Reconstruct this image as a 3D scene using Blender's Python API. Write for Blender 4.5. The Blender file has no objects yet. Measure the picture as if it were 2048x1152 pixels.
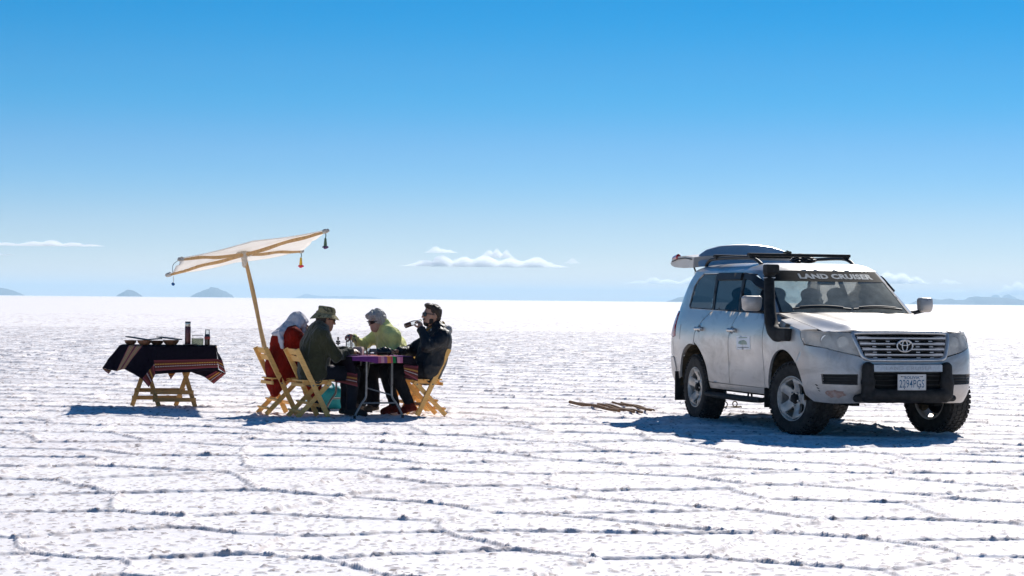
import bpy, bmesh, math, random
import numpy as np
from mathutils import Vector, Matrix, Euler, geometry
R = math.radians
scene = bpy.context.scene
COL = scene.collection
rng = np.random.default_rng(7)

# ---------------------------------------------------------------- camera
FOC, CAMH, ROLL, HORC = 4200.0, 1.428, math.atan(.00986), 600.1
cam = bpy.data.cameras.new('camera')
cam.sensor_width = 36.0
cam.lens = FOC / 2048 * 36.0
cam.shift_y = (HORC - 576) / 2048
cam.clip_start = .1
cam.clip_end = 200000
camo = bpy.data.objects.new('camera', cam)
COL.objects.link(camo)
_c, _s = math.cos(ROLL), math.sin(ROLL)
camo.matrix_world = Matrix(((_c, -_s, 0, 0), (0, 0, -1, 0), (_s, _c, 0, CAMH), (0, 0, 0, 1)))
scene.camera = camo

def at(px, py, Y):
    """point at distance Y seen at a photo pixel"""
    a, b = px - 1024, py - HORC
    u, v = a * _c + b * _s, -a * _s + b * _c
    return Vector((u / FOC * Y, Y, CAMH - v / FOC * Y))
def gnd(px, py):
    a, b = px - 1024, py - HORC
    u, v = a * _c + b * _s, -a * _s + b * _c
    Y = FOC * CAMH / v
    return Vector((u / FOC * Y, Y, 0))

# ---------------------------------------------------------------- sky, sun, exposure
SUN = Vector((.51, 1.32, 1.0)).normalized()
SUN_EL = math.asin(SUN.z)
SUN_AZ = math.atan2(SUN.x, SUN.y)
world = bpy.data.worlds.new('World')
scene.world = world
world.use_nodes = True
nt = world.node_tree
nt.nodes.clear()
sky = nt.nodes.new('ShaderNodeTexSky')
sky.sky_type = 'NISHITA'
sky.sun_disc = False
sky.sun_elevation = SUN_EL
sky.sun_rotation = SUN_AZ
sky.altitude = 3650
sky.air_density = 1.0
sky.dust_density = .15
sky.ozone_density = 4.0
hs = nt.nodes.new('ShaderNodeHueSaturation')
hs.inputs['Saturation'].default_value = 1.32
# thin dry air at 3650 m: the red fades out quickly above the horizon
tcw = nt.nodes.new('ShaderNodeTexCoord')
sxyz = nt.nodes.new('ShaderNodeSeparateXYZ')
nt.links.new(tcw.outputs['Generated'], sxyz.inputs[0])
mrw = nt.nodes.new('ShaderNodeMapRange')
mrw.inputs['From Max'].default_value = 1.0
nt.links.new(sxyz.outputs['Z'], mrw.inputs['Value'])
crw = nt.nodes.new('ShaderNodeValToRGB')
crw.color_ramp.interpolation = 'EASE'
_st = [(0., (1.45, 1.03, .92)), (.030, (1.20, .985, .95)), (.066, (.90, .98, .99)), (.102, (.46, 1., 1.)), (.142, (.02, 1., 1.02)), (.26, (.06, 1.05, 1.04)), (1., (.06, 1.15, 1.12))]
while len(crw.color_ramp.elements) < len(_st):
    crw.color_ramp.elements.new(.5)
for _e, (_p, _q) in zip(crw.color_ramp.elements, _st):
    _e.position = _p
    _e.color = (*_q, 1)
nt.links.new(mrw.outputs[0], crw.inputs[0])
mxw = nt.nodes.new('ShaderNodeMix')
mxw.data_type = 'RGBA'
mxw.blend_type = 'MULTIPLY'
mxw.inputs[0].default_value = 1.
bg = nt.nodes.new('ShaderNodeBackground')
bg.inputs[1].default_value = .074
wo = nt.nodes.new('ShaderNodeOutputWorld')
nt.links.new(sky.outputs[0], hs.inputs['Color'])
nt.links.new(hs.outputs[0], mxw.inputs[6])
nt.links.new(crw.outputs[0], mxw.inputs[7])
nt.links.new(mxw.outputs[2], bg.inputs[0])
nt.links.new(bg.outputs[0], wo.inputs[0])
sl = bpy.data.lights.new('sun', 'SUN')
sl.energy = 5.0
sl.angle = R(.53)
sl.color = (1.0, .955, .90)
so = bpy.data.objects.new('sun', sl)
COL.objects.link(so)
so.rotation_euler = (-SUN).to_track_quat('-Z', 'Y').to_euler()
so.location = SUN * 50
vs = scene.view_settings
vs.view_transform = 'Standard'
vs.look = 'None'
vs.gamma = 1
vs.use_curve_mapping = False
vs.exposure = .18
scene.cycles.use_denoising = True
scene.cycles.max_bounces = 10
scene.cycles.volume_bounces = 6
scene.cycles.transparent_max_bounces = 16
scene.cycles.caustics_reflective = False
scene.cycles.caustics_refractive = False

# ---------------------------------------------------------------- tools
MATS = {}
def new_mat(name):
    m = bpy.data.materials.new(name)
    m.use_nodes = True
    n = m.node_tree
    return m, n, n.nodes['Principled BSDF']
def nd(n, typ, **kw):
    x = n.nodes.new(typ)
    for k, v in kw.items():
        setattr(x, k, v)
    return x
def noise(n, scale, detail=4, rough=.55, coord='Object', dist=0., vec=None, stretch=None):
    if vec is None:
        tc = nd(n, 'ShaderNodeTexCoord')
        vec = tc.outputs[coord]
    if stretch:
        mp = nd(n, 'ShaderNodeMapping')
        mp.inputs['Scale'].default_value = stretch
        n.links.new(vec, mp.inputs[0])
        vec = mp.outputs[0]
    t = nd(n, 'ShaderNodeTexNoise')
    t.inputs['Scale'].default_value = scale
    t.inputs['Detail'].default_value = detail
    t.inputs['Roughness'].default_value = rough
    t.inputs['Distortion'].default_value = dist
    n.links.new(vec, t.inputs['Vector'])
    return t
def ramp(n, fac, stops):
    r = nd(n, 'ShaderNodeValToRGB')
    el = r.color_ramp.elements
    while len(el) < len(stops):
        el.new(.5)
    for e, (p, c) in zip(el, stops):
        e.position = p
        e.color = (*c, 1) if len(c) == 3 else c
    n.links.new(fac, r.inputs[0])
    return r
def bump(n, height, strength, dist, bsdf, prev=None):
    b = nd(n, 'ShaderNodeBump')
    b.inputs['Strength'].default_value = strength
    b.inputs['Distance'].default_value = dist
    n.links.new(height, b.inputs['Height'])
    if prev is not None:
        n.links.new(prev.outputs[0], b.inputs['Normal'])
    n.links.new(b.outputs[0], bsdf.inputs['Normal'])
    return b
def mat(name, col, rough=.6, metal=0., spec=.5, var=.12, scale=12., bmp=0., bscale=40., bdist=.01,
        coat=0., stretch=None, trans=0., col2=None, sheen=0., fold=0., fscale=9.):
    """procedural material: base colour broken up by noise, noise relief"""
    if name in MATS:
        return MATS[name]
    m, n, b = new_mat(name)
    c2 = col2 or tuple(min(1, max(0, c * (1 - 2.2 * var))) for c in col)
    t = noise(n, scale, 5, .6, stretch=stretch)
    r = ramp(n, t.outputs['Fac'], [(.32, c2), (.62, col)])
    n.links.new(r.outputs[0], b.inputs['Base Color'])
    b.inputs['Roughness'].default_value = rough
    b.inputs['Metallic'].default_value = metal
    b.inputs['Specular IOR Level'].default_value = spec
    b.inputs['Coat Weight'].default_value = coat
    b.inputs['Transmission Weight'].default_value = trans
    b.inputs['Sheen Weight'].default_value = sheen
    if bmp:
        t2 = noise(n, bscale, 5, .6, stretch=stretch)
        pb = bump(n, t2.outputs['Fac'], bmp, bdist, b)
        if fold:
            # creases in the cloth: ridged, stretched noise
            t3 = noise(n, fscale, 3, .55, dist=.9, stretch=(1, 1, .55))
            ab = nd(n, 'ShaderNodeMath', operation='SUBTRACT'); ab.inputs[1].default_value = .5; n.links.new(t3.outputs['Fac'], ab.inputs[0])
            ac = nd(n, 'ShaderNodeMath', operation='ABSOLUTE'); n.links.new(ab.outputs[0], ac.inputs[0])
            bump(n, ac.outputs[0], 1., fold, b, pb)
    MATS[name] = m
    return m

def tag(o, label=None, cat=None, group=None, kind=None):
    if label: o['label'] = label
    if cat: o['category'] = cat
    if group: o['group'] = group
    if kind: o['kind'] = kind
    return o
def link(name, me, m=None, parent=None, loc=None, rot=None, smooth=True):
    o = bpy.data.objects.new(name, me)
    COL.objects.link(o)
    if m is not None:
        if isinstance(m, (list, tuple)):
            for x in m: me.materials.append(x)
        else:
            me.materials.append(m)
    if parent is not None: o.parent = parent
    if loc is not None: o.location = loc
    if rot is not None: o.rotation_euler = rot
    return o
def empty(name, loc=(0, 0, 0), rz=0., parent=None):
    o = bpy.data.objects.new(name, None)
    o.empty_display_size = .1
    COL.objects.link(o)
    o.location = loc
    o.rotation_euler = (0, 0, rz)
    if parent is not None: o.parent = parent
    return o
def copy_tree(o, parent=None):
    c = o.copy()
    COL.objects.link(c)
    c.parent = parent
    for ch in [x for x in COL.objects if x.parent == o]:
        copy_tree(ch, c)
    return c
def np_mesh(name, V, F, smooth=True, attr=None):
    """fast mesh from numpy arrays; F (n,3) or (n,4)"""
    V = np.asarray(V, np.float32); F = np.asarray(F, np.int32)
    me = bpy.data.meshes.new(name)
    k = F.shape[1]
    me.vertices.add(len(V)); me.vertices.foreach_set('co', V.ravel())
    me.loops.add(F.size); me.loops.foreach_set('vertex_index', F.ravel())
    me.polygons.add(len(F))
    me.polygons.foreach_set('loop_start', np.arange(0, F.size, k, dtype=np.int32))
    me.update(calc_edges=True)
    if attr is not None:
        at_ = me.attributes.new('silt_shade', 'FLOAT', 'POINT'); at_.data.foreach_set('value', np.asarray(attr, np.float32))
    me.validate()
    if smooth:
        me.polygons.foreach_set('use_smooth', np.ones(len(me.polygons), bool))
    return me

class MB:
    """collects shapes into one mesh"""
    def __init__(s):
        s.v = []; s.f = []; s.sm = []
    def add(s, vs, fs, smooth=False, M=None):
        o = len(s.v)
        for p in vs:
            p = Vector(p)
            s.v.append(tuple(M @ p) if M is not None else tuple(p))
        for f in fs:
            s.f.append([i + o for i in f]); s.sm.append(smooth)
        return s
    def box(s, c, d, M=None, bev=0.):
        x, y, z = d[0] / 2, d[1] / 2, d[2] / 2
        if bev <= 0:
            vs = [(c[0] + i * x, c[1] + j * y, c[2] + k * z) for i in (-1, 1) for j in (-1, 1) for k in (-1, 1)]
            return s.add(vs, [(0, 1, 3, 2), (4, 6, 7, 5), (0, 4, 5, 1), (2, 3, 7, 6), (0, 2, 6, 4), (1, 5, 7, 3)], False, M)
        bm = bmesh.new()
        bmesh.ops.create_cube(bm, size=1)
        for v in bm.verts:
            v.co = Vector((v.co.x * d[0], v.co.y * d[1], v.co.z * d[2]))
        bmesh.ops.bevel(bm, geom=bm.edges[:], offset=min(bev, min(d) * .45), segments=2, affect='EDGES', profile=.6)
        for v in bm.verts: v.co += Vector(c)
        bm.verts.index_update()
        s.add([v.co for v in bm.verts], [[v.index for v in f.verts] for f in bm.faces], False, M)
        bm.free()
        return s
    def bar(s, a, b, w, h, up=(0, 0, 1), bev=.004):
        """rectangular bar from a to b, w across, h along up"""
        a, b = Vector(a), Vector(b)
        x = (b - a).normalized()
        y = Vector(up).cross(x)
        if y.length < 1e-5: y = Vector((0, 1, 0)).cross(x)
        y.normalize(); z = x.cross(y)
        M = Matrix((x, y, z)).transposed().to_4x4(); M.translation = (a + b) / 2
        return s.box((0, 0, 0), ((b - a).length, w, h), M, bev)
    def tube(s, pts, r, n=10, caps=True, closed=False, flat=1., M=None):
        """tube along points, r a number or a list"""
        P = [Vector(p) for p in pts]
        k = len(P)
        rr = r if isinstance(r, (list, tuple, np.ndarray)) else [r] * k
        vs = []; fs = []
        prev = None
        for i, p in enumerate(P):
            if closed:
                t = P[(i + 1) % k] - P[i - 1]
            else:
                t = P[min(i + 1, k - 1)] - P[max(i - 1, 0)]
            t.normalize()
            if prev is None:
                up = Vector((0, 0, 1)) if abs(t.z) < .9 else Vector((1, 0, 0))
                nrm = (up - t * up.dot(t)).normalized()
            else:
                nrm = (prev - t * prev.dot(t)).normalized()
            prev = nrm
            bn = t.cross(nrm)
            for j in range(n):
                a = 2 * math.pi * j / n
                vs.append(p + nrm * (math.cos(a) * rr[i]) + bn * (math.sin(a) * rr[i] * flat))
        m = k if closed else k - 1
        for i in range(m):
            for j in range(n):
                a, b = i * n + j, i * n + (j + 1) % n
                c, d = ((i + 1) % k) * n + (j + 1) % n, ((i + 1) % k) * n + j
                fs.append((a, b, c, d))
        if caps and not closed:
            fs.append(list(range(n))[::-1]); fs.append([(k - 1) * n + j for j in range(n)])
        return s.add(vs, fs, True, M)
    def lathe(s, prof, n=24, M=None, smooth=True, caps=True):
        """profile [(r,z)] about z"""
        vs = []; fs = []
        k = len(prof)
        for (r, z) in prof:
            for j in range(n):
                a = 2 * math.pi * j / n
                vs.append((r * math.cos(a), r * math.sin(a), z))
        for i in range(k - 1):
            for j in range(n):
                fs.append((i * n + j, i * n + (j + 1) % n, (i + 1) * n + (j + 1) % n, (i + 1) * n + j))
        if caps and prof[0][0] > 1e-4: fs.append(list(range(n))[::-1])
        if caps and prof[-1][0] > 1e-4: fs.append([(k - 1) * n + j for j in range(n)])
        return s.add(vs, fs, smooth, M)
    def prism(s, poly, z0, z1, M=None, ch=0.):
        """polygon (x,y) extruded in z, with a small chamfer on top"""
        k = len(poly)
        vs = [(x, y, z0) for x, y in poly] + [(x, y, z1 - ch) for x, y in poly]
        rings = 2
        if ch:
            cx = sum(p[0] for p in poly) / k; cy = sum(p[1] for p in poly) / k
            for x, y in poly:
                d = math.hypot(x - cx, y - cy) or 1
                vs.append((x - (x - cx) / d * ch, y - (y - cy) / d * ch, z1))
            rings = 3
        fs = [list(range(k))[::-1], [(rings - 1) * k + i for i in range(k)]]
        for r in range(rings - 1):
            for i in range(k):
                fs.append((r * k + i, r * k + (i + 1) % k, (r + 1) * k + (i + 1) % k, (r + 1) * k + i))
        return s.add(vs, fs, False, M)
    def build(s, name, m=None, parent=None, loc=None, rot=None, autosmooth=True):
        me = bpy.data.meshes.new(name)
        me.from_pydata(s.v, [], s.f)
        me.update()
        me.polygons.foreach_set('use_smooth', np.array(s.sm, bool))
        bm = bmesh.new(); bm.from_mesh(me)
        bmesh.ops.recalc_face_normals(bm, faces=bm.faces[:])
        if autosmooth:
            for e in bm.edges:
                if len(e.link_faces) == 2 and e.calc_face_angle(0) > R(38): e.smooth = False
        bm.to_mesh(me); bm.free()
        return link(name, me, m, parent, loc, rot)

def smoothpath(pts, sub=6, closed=False):
    """Catmull-Rom through points"""
    P = [Vector(p) for p in pts]; k = len(P); out = []
    rng_ = range(k) if closed else range(k - 1)
    for i in rng_:
        p0 = P[i - 1] if (closed or i > 0) else P[0] * 2 - P[1]
        p1 = P[i]; p2 = P[(i + 1) % k]
        p3 = P[(i + 2) % k] if (closed or i + 2 < k) else P[-1] * 2 - P[-2]
        for j in range(sub):
            t = j / sub
            out.append(.5 * ((2 * p1) + (p2 - p0) * t + (2 * p0 - 5 * p1 + 4 * p2 - p3) * t * t + (3 * p1 - p0 - 3 * p2 + p3) * t ** 3))
    if not closed: out.append(P[-1].copy())
    return out

# numpy value noise -------------------------------------------------
def _h(ix, iy, iz, seed):
    n = (ix.astype(np.int64) * 374761393 + iy.astype(np.int64) * 668265263 + iz.astype(np.int64) * 2147483647 + seed * 1274126177) & 0xffffffff
    n = ((n ^ (n >> 13)) * 1274126177) & 0xffffffff
    n = ((n ^ (n >> 16)) * 2246822519) & 0xffffffff
    return ((n ^ (n >> 15)) & 0xffffff) / float(0xffffff)
def vnoise2(x, y, seed=0):
    ix, iy = np.floor(x), np.floor(y)
    fx, fy = x - ix, y - iy
    fx = fx * fx * (3 - 2 * fx); fy = fy * fy * (3 - 2 * fy)
    z = np.zeros_like(ix)
    a = _h(ix, iy, z, seed); b = _h(ix + 1, iy, z, seed); c = _h(ix, iy + 1, z, seed); d = _h(ix + 1, iy + 1, z, seed)
    return (a + (b - a) * fx) * (1 - fy) + (c + (d - c) * fx) * fy
def vnoise3(x, y, z, seed=0):
    ix, iy, iz = np.floor(x), np.floor(y), np.floor(z)
    fx, fy, fz = x - ix, y - iy, z - iz
    fx = fx * fx * (3 - 2 * fx); fy = fy * fy * (3 - 2 * fy); fz = fz * fz * (3 - 2 * fz)
    def lay(k):
        a = _h(ix, iy, iz + k, seed); b = _h(ix + 1, iy, iz + k, seed)
        c = _h(ix, iy + 1, iz + k, seed); d = _h(ix + 1, iy + 1, iz + k, seed)
        return (a + (b - a) * fx) * (1 - fy) + (c + (d - c) * fx) * fy
    return lay(0) * (1 - fz) + lay(1) * fz

# ---------------------------------------------------------------- the salt flat
def ground_mat(name, far):
    m, n, b = new_mat(name)
    tc = nd(n, 'ShaderNodeTexCoord')
    t = noise(n, 9., 6, .65)
    t2 = noise(n, .35, 3, .5)
    mx = nd(n, 'ShaderNodeMath', operation='ADD'); mx.use_clamp = False
    n.links.new(t.outputs['Fac'], mx.inputs[0]); n.links.new(t2.outputs['Fac'], mx.inputs[1])
    r = ramp(n, mx.outputs[0], [(.45, (.71, .66, .655)), (.85, (.90, .855, .85)), (1., (.93, .895, .89))])
    # brown silt caught in the crust, in small flecks
    t4 = noise(n, 17., 5, .7, stretch=(1, .8, 1))
    rs = ramp(n, t4.outputs['Fac'], [(.68, (0, 0, 0)), (.76, (.5, .5, .5))])
    mc = nd(n, 'ShaderNodeMix', data_type='RGBA')
    n.links.new(rs.outputs[0], mc.inputs[0])
    n.links.new(r.outputs[0], mc.inputs[6])
    mc.inputs[7].default_value = (.42, .34, .32, 1)
    # dark specks, one here and there
    vo = nd(n, 'ShaderNodeTexVoronoi'); vo.inputs['Scale'].default_value = 13.
    n.links.new(tc.outputs['Object'], vo.inputs['Vector'])
    sc_ = nd(n, 'ShaderNodeSeparateColor'); n.links.new(vo.outputs['Color'], sc_.inputs[0])
    th = nd(n, 'ShaderNodeMapRange'); th.inputs[1].default_value = .05; th.inputs[2].default_value = 1.; th.inputs[3].default_value = 0.; th.inputs[4].default_value = .33
    n.links.new(sc_.outputs[0], th.inputs[0])
    lt = nd(n, 'ShaderNodeMath', operation='LESS_THAN'); n.links.new(vo.outputs['Distance'], lt.inputs[0]); n.links.new(th.outputs[0], lt.inputs[1])
    ml = nd(n, 'ShaderNodeMath', operation='MULTIPLY'); ml.inputs[1].default_value = .72; n.links.new(lt.outputs[0], ml.inputs[0])
    md = nd(n, 'ShaderNodeMix', data_type='RGBA'); n.links.new(ml.outputs[0], md.inputs[0]); n.links.new(mc.outputs[2], md.inputs[6])
    md.inputs[7].default_value = (.18, .145, .14, 1)
    # dirt tint on lumps; at ridge feet it also paints their shade greyer
    an = nd(n, 'ShaderNodeAttribute'); an.attribute_name = 'silt_shade'
    mf = nd(n, 'ShaderNodeMath', operation='MULTIPLY'); mf.inputs[1].default_value = .62; n.links.new(an.outputs['Fac'], mf.inputs[0])
    me_ = nd(n, 'ShaderNodeMix', data_type='RGBA'); n.links.new(mf.outputs[0], me_.inputs[0]); n.links.new(md.outputs[2], me_.inputs[6])
    me_.inputs[7].default_value = (.42, .32, .28, 1)
    n.links.new(me_.outputs[2], b.inputs['Base Color'])
    b.inputs['Roughness'].default_value = .75
    b.inputs['Specular IOR Level'].default_value = .25
    if far:
        v = nd(n, 'ShaderNodeTexVoronoi', feature='DISTANCE_TO_EDGE')
        v.inputs['Scale'].default_value = .62
        n.links.new(tc.outputs['Object'], v.inputs['Vector'])
        rr = ramp(n, v.outputs['Distance'], [(.0, (1, 1, 1)), (.05, (.1, .1, .1)), (.09, (0, 0, 0))])
        bb = bump(n, rr.outputs[0], 1., .05, b)
        bump(n, t.outputs['Fac'], .8, .03, b, bb)
    else:
        t3 = noise(n, 70., 4, .7)
        bump(n, t3.outputs['Fac'], .28, .010, b)
    return m
M_FAR = ground_mat('salt far', True)
M_SALT = ground_mat('salt crust', False)
# the sheet to the horizon
me = bpy.data.meshes.new('ground')
_N = 96; _v = [(0, 0, -.035)]; _f = []
for k, rad in enumerate((60, 400, 3000, 30000)):
    for j in range(_N):
        a = 2 * math.pi * j / _N
        _v.append((rad * math.cos(a), rad * math.sin(a), -.035))
for j in range(_N):
    _f.append((0, 1 + j, 1 + (j + 1) % _N))
    for k in range(3):
        a, b = 1 + k * _N + j, 1 + k * _N + (j + 1) % _N
        _f.append((a, a + _N, b + _N, b))
me.from_pydata(_v, [], _f); me.update()
ground = link('ground', me, M_FAR)
tag(ground, 'white cracked salt flat stretching to the horizon', kind='structure')

def build_salt():
    rows, cols = 2150, 510
    Z0, Z1 = 8.9, 165.
    lz = np.concatenate([np.exp(np.linspace(math.log(Z0), math.log(30.), 1040)), np.exp(np.linspace(math.log(30.), math.log(95.), 930))[1:], np.exp(np.linspace(math.log(95.), math.log(Z1), 110))[1:]])
    rows = len(lz)
    us = np.linspace(-.315, .315, cols)
    X = (us[None, :] * lz[:, None]); Y = np.repeat(lz[:, None], cols, 1)
    X = X.astype(np.float64)
    # polygons: jittered, slightly squashed cells, warped
    S = 1.16
    wx = X + .20 * (vnoise2(X * .9, Y * .9, 3) - .5) + .07 * (vnoise2(X * 3.1, Y * 3.1, 4) - .5) + .035 * (vnoise2(X * 13, Y * 13, 14) - .5)
    wy = Y + .20 * (vnoise2(X * .9, Y * .9, 5) - .5) + .07 * (vnoise2(X * 3.1, Y * 3.1, 6) - .5) + .035 * (vnoise2(X * 13, Y * 13, 16) - .5)
    gx, gy = wx / S / 1.12, wy / S
    ix, iy = np.floor(gx), np.floor(gy)
    z0 = np.zeros_like(ix)
    def pt(cx, cy):
        j = .46
        return (cx + .5 + (cy % 2) * .5 + j * (_h(cx, cy, z0, 11) - .5) * 2 * .8, cy + .5 + j * (_h(cx, cy, z0, 12) - .5) * 2)
    best = np.full(X.shape, 1e9); bx = np.zeros_like(X); by = np.zeros_like(X); bc = np.zeros(X.shape, np.int64)
    cand = [(i, j) for i in (-2, -1, 0, 1) for j in (-2, -1, 0, 1, 2)]
    for i, j in cand:
        px, py = pt(ix + i, iy + j)
        d = (px - gx) ** 2 + (py - gy) ** 2
        k = d < best
        best[k] = d[k]; bx[k] = px[k]; by[k] = py[k]
        bc[k] = ((ix + i + 500) * 4000 + (iy + j + 500)).astype(np.int64)[k]
    de = np.full(X.shape, 1e9)
    for i, j in cand:
        px, py = pt(ix + i, iy + j)
        ex, ey = px - bx, py - by
        L = np.sqrt(ex * ex + ey * ey)
        ok = L > 1e-6
        dd = (((px + bx) / 2 - gx) * ex + ((py + by) / 2 - gy) * ey) / np.where(ok, L, 1)
        de = np.where(ok & (dd < de), dd, de)
    de = de * S
    # heights
    along = vnoise2(X * 2.3, Y * 2.3, 21)
    fine = vnoise2(X * 22, Y * 22, 22); fine2 = vnoise2(X * 47, Y * 47, 23)
    big = vnoise2(X * .55, Y * .55, 24)
    amp = .0175 + .006 * along + .003 * big
    knot = vnoise2(X * 3.7 + 9, Y * 3.7, 27)
    amp += .008 * np.clip((knot - .8) / .2, 0, 1)
    wid = np.maximum(.010 + .005 * along, .95 * np.gradient(lz)[:, None] + 0 * along)
    h = amp * np.exp(-(de / wid) ** 2) * (.72 + .56 * fine)
    h += .006 * np.exp(-(de / .15) ** 2)
    h += .002 * (fine - .5) + .0025 * (fine2 - .5) + .010 * (big - .5)
    # scattered lumps and pits on the plates
    cell = vnoise2(X * 11 + 3.3, Y * 8.5, 31)
    h += .003 * np.clip((cell - .87) / .10, 0, 1)
    cell2 = vnoise2(X * 21 + 1.3, Y * 18, 32)
    l2 = np.clip((cell2 - .885) / .07, 0, 1)
    h += .010 * l2
    cell3 = vnoise2(X * 31 + 7.3, Y * 25, 33)
    l3 = np.clip((cell3 - .815) / .08, 0, 1)
    h += .009 * l3
    silt_shade = np.clip(l2 * 1.0 + l3 * 1.0, 0, 1) + .95 * np.exp(-((de - .017) / .011) ** 2) * np.clip(fine * 2 - .35, 0, 1)  # second term tints the ridge feet to grey the blue shade there
    fade = np.clip((Y - 14) / 36, 0, 1)
    rub = vnoise2(X * 4.3, Y * 4.3, 41) * vnoise2(X * 11, Y * 9, 42)
    h = h * (1 + .45 * fade) + .025 * np.clip(rub - .42, 0, 1) * (.25 + .75 * fade) - .004
    h = np.maximum(h, -.028)
    V = np.stack([X, Y, h], -1).reshape(-1, 3)
    SI = np.clip(silt_shade, 0, 1).ravel()
    idx = np.arange(rows * cols).reshape(rows, cols)
    F = np.stack([idx[:-1, :-1], idx[:-1, 1:], idx[1:, 1:], idx[1:, :-1]], -1).reshape(-1, 4)
    dq = de[:-1, :-1].ravel()
    cq = bc[:-1, :-1].ravel()
    ridge = dq < .055
    # rank the plates by how large they show
    Xq, Yq = X[:-1, :-1].ravel(), Y[:-1, :-1].ravel()
    inside = (~ridge) & (np.abs(Xq / Yq) < .25) & (Yq > 10.3)
    ids, inv = np.unique(cq, return_inverse=True)
    cnt = np.bincount(inv, weights=inside.astype(float), minlength=len(ids))
    order = np.argsort(-cnt)
    top = np.zeros(len(ids), bool); top[order[:290]] = True
    istop = top[inv] & (~ridge)
    def sub(mask, name):
        f = F[mask]
        u, iv = np.unique(f, return_inverse=True)
        return np_mesh(name, V[u], iv.reshape(-1, 4), attr=SI[u])
    o = link('salt_ridge', sub(ridge, 'salt_ridge'), M_SALT, ground)
    tag(o, 'crumbly white salt ridges outlining the polygon plates', kind='stuff')
    rest = (~ridge) & (~istop)
    o = link('distant_salt_crust', sub(rest, 'distant_salt_crust'), M_SALT, ground)
    tag(o, 'distant white salt crust of many small polygons', kind='stuff')
    sel = np.nonzero(istop)[0]
    so_ = sel[np.argsort(inv[sel], kind='stable')]
    cuts = np.nonzero(np.diff(inv[so_]))[0] + 1
    for grp in np.split(so_, cuts):
        f = F[grp]
        u, iv = np.unique(f, return_inverse=True)
        link('salt_plate', np_mesh('salt_plate', V[u], iv.reshape(-1, 4), attr=SI[u]), M_SALT, ground)
build_salt()

# ---------------------------------------------------------------- far hills
M_HILL = mat('hill rock', (.06, .06, .06), .9, spec=.1, var=.2, scale=.004)
def hill(pts, D, depth, label, name='hill'):
    """silhouette points (photo px x, px above horizon) at distance D"""
    xs = [p[0] for p in pts]
    n = 72
    px = np.linspace(xs[0], xs[-1], n)
    hh = np.interp(px, xs, [p[1] for p in pts])
    hh = hh * (1 + .05 * (vnoise2(px * .4, px * 0 + D, 5) - .5)) + .5 * (vnoise2(px * .23, px * 0 + D, 6) - .5)
    hh[0] = hh[-1] = 0
    hh = np.maximum(hh, 0)
    V = []; F = []
    m = 9
    for i in range(n):
        x = (px[i] - 1024) / FOC * D
        for j in range(m):
            t = j / (m - 1)
            prof = math.sin(math.pi * t) ** .8
            k = 1 + .25 * (vnoise2(np.array([i * .7]), np.array([j * .9 + D]), 8)[0] - .5) * (1 if j != m // 2 else 0)
            V.append((x, D + (t - .5) * depth * (.35 + .65 * min(1, hh[i] / max(hh))), max(0, hh[i] * prof * k) / FOC * D - .3))
    for i in range(n - 1):
        for j in range(m - 1):
            a = i * m + j
            F.append((a, a + 1, a + m + 1, a + m))
    me = np_mesh(name, V, F)
    o = link(name, me, M_HILL)
    return tag(o, label, kind='structure')
hill([(-60, 0), (-40, 10), (-15, 18), (5, 14), (18, 11), (30, 7), (39, 3), (41, 0)], 17000, 900, 'blue hill cut by the left edge of the picture')
hill([(234, 0), (238, 4), (247, 9), (257, 14), (266, 12), (275, 7), (281, 3), (283, 0)], 16000, 400, 'small blue rounded island on the horizon')
hill([(383, 0), (386, 4), (400, 11), (417, 17), (424, 21), (433, 19), (450, 12), (463, 5), (466, 0)], 16500, 500, 'larger blue peaked island left of the parasol')
hill([(585, 0), (600, 4), (613, 9), (625, 6), (650, 4), (700, 5), (740, 4), (770, 0)], 27000, 900, 'faint pale hills behind the parasol pole')
hill([(1330, 0), (1345, 4), (1356, 9), (1372, 12), (1400, 13), (1440, 8), (1480, 0)], 17000, 500, 'blue hill half hidden behind the rear of the vehicle')
hill([(1820, 0), (1835, 7), (1850, 10), (1862, 12), (1880, 9), (1900, 12), (1912, 9), (1935, 10), (1945, 17), (1972, 16), (2000, 15), (2030, 12), (2060, 8), (2110, 12), (2160, 6), (2200, 0)], 17500, 900, 'long blue mountain range at the right edge')
hill([(1965, 0), (1984, 10), (1991, 21), (1999, 15), (2008, 15), (2016, 22), (2026, 16), (2045, 8), (2070, 0)], 24000, 900, 'pair of paler peaks behind the blue range')

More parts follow.
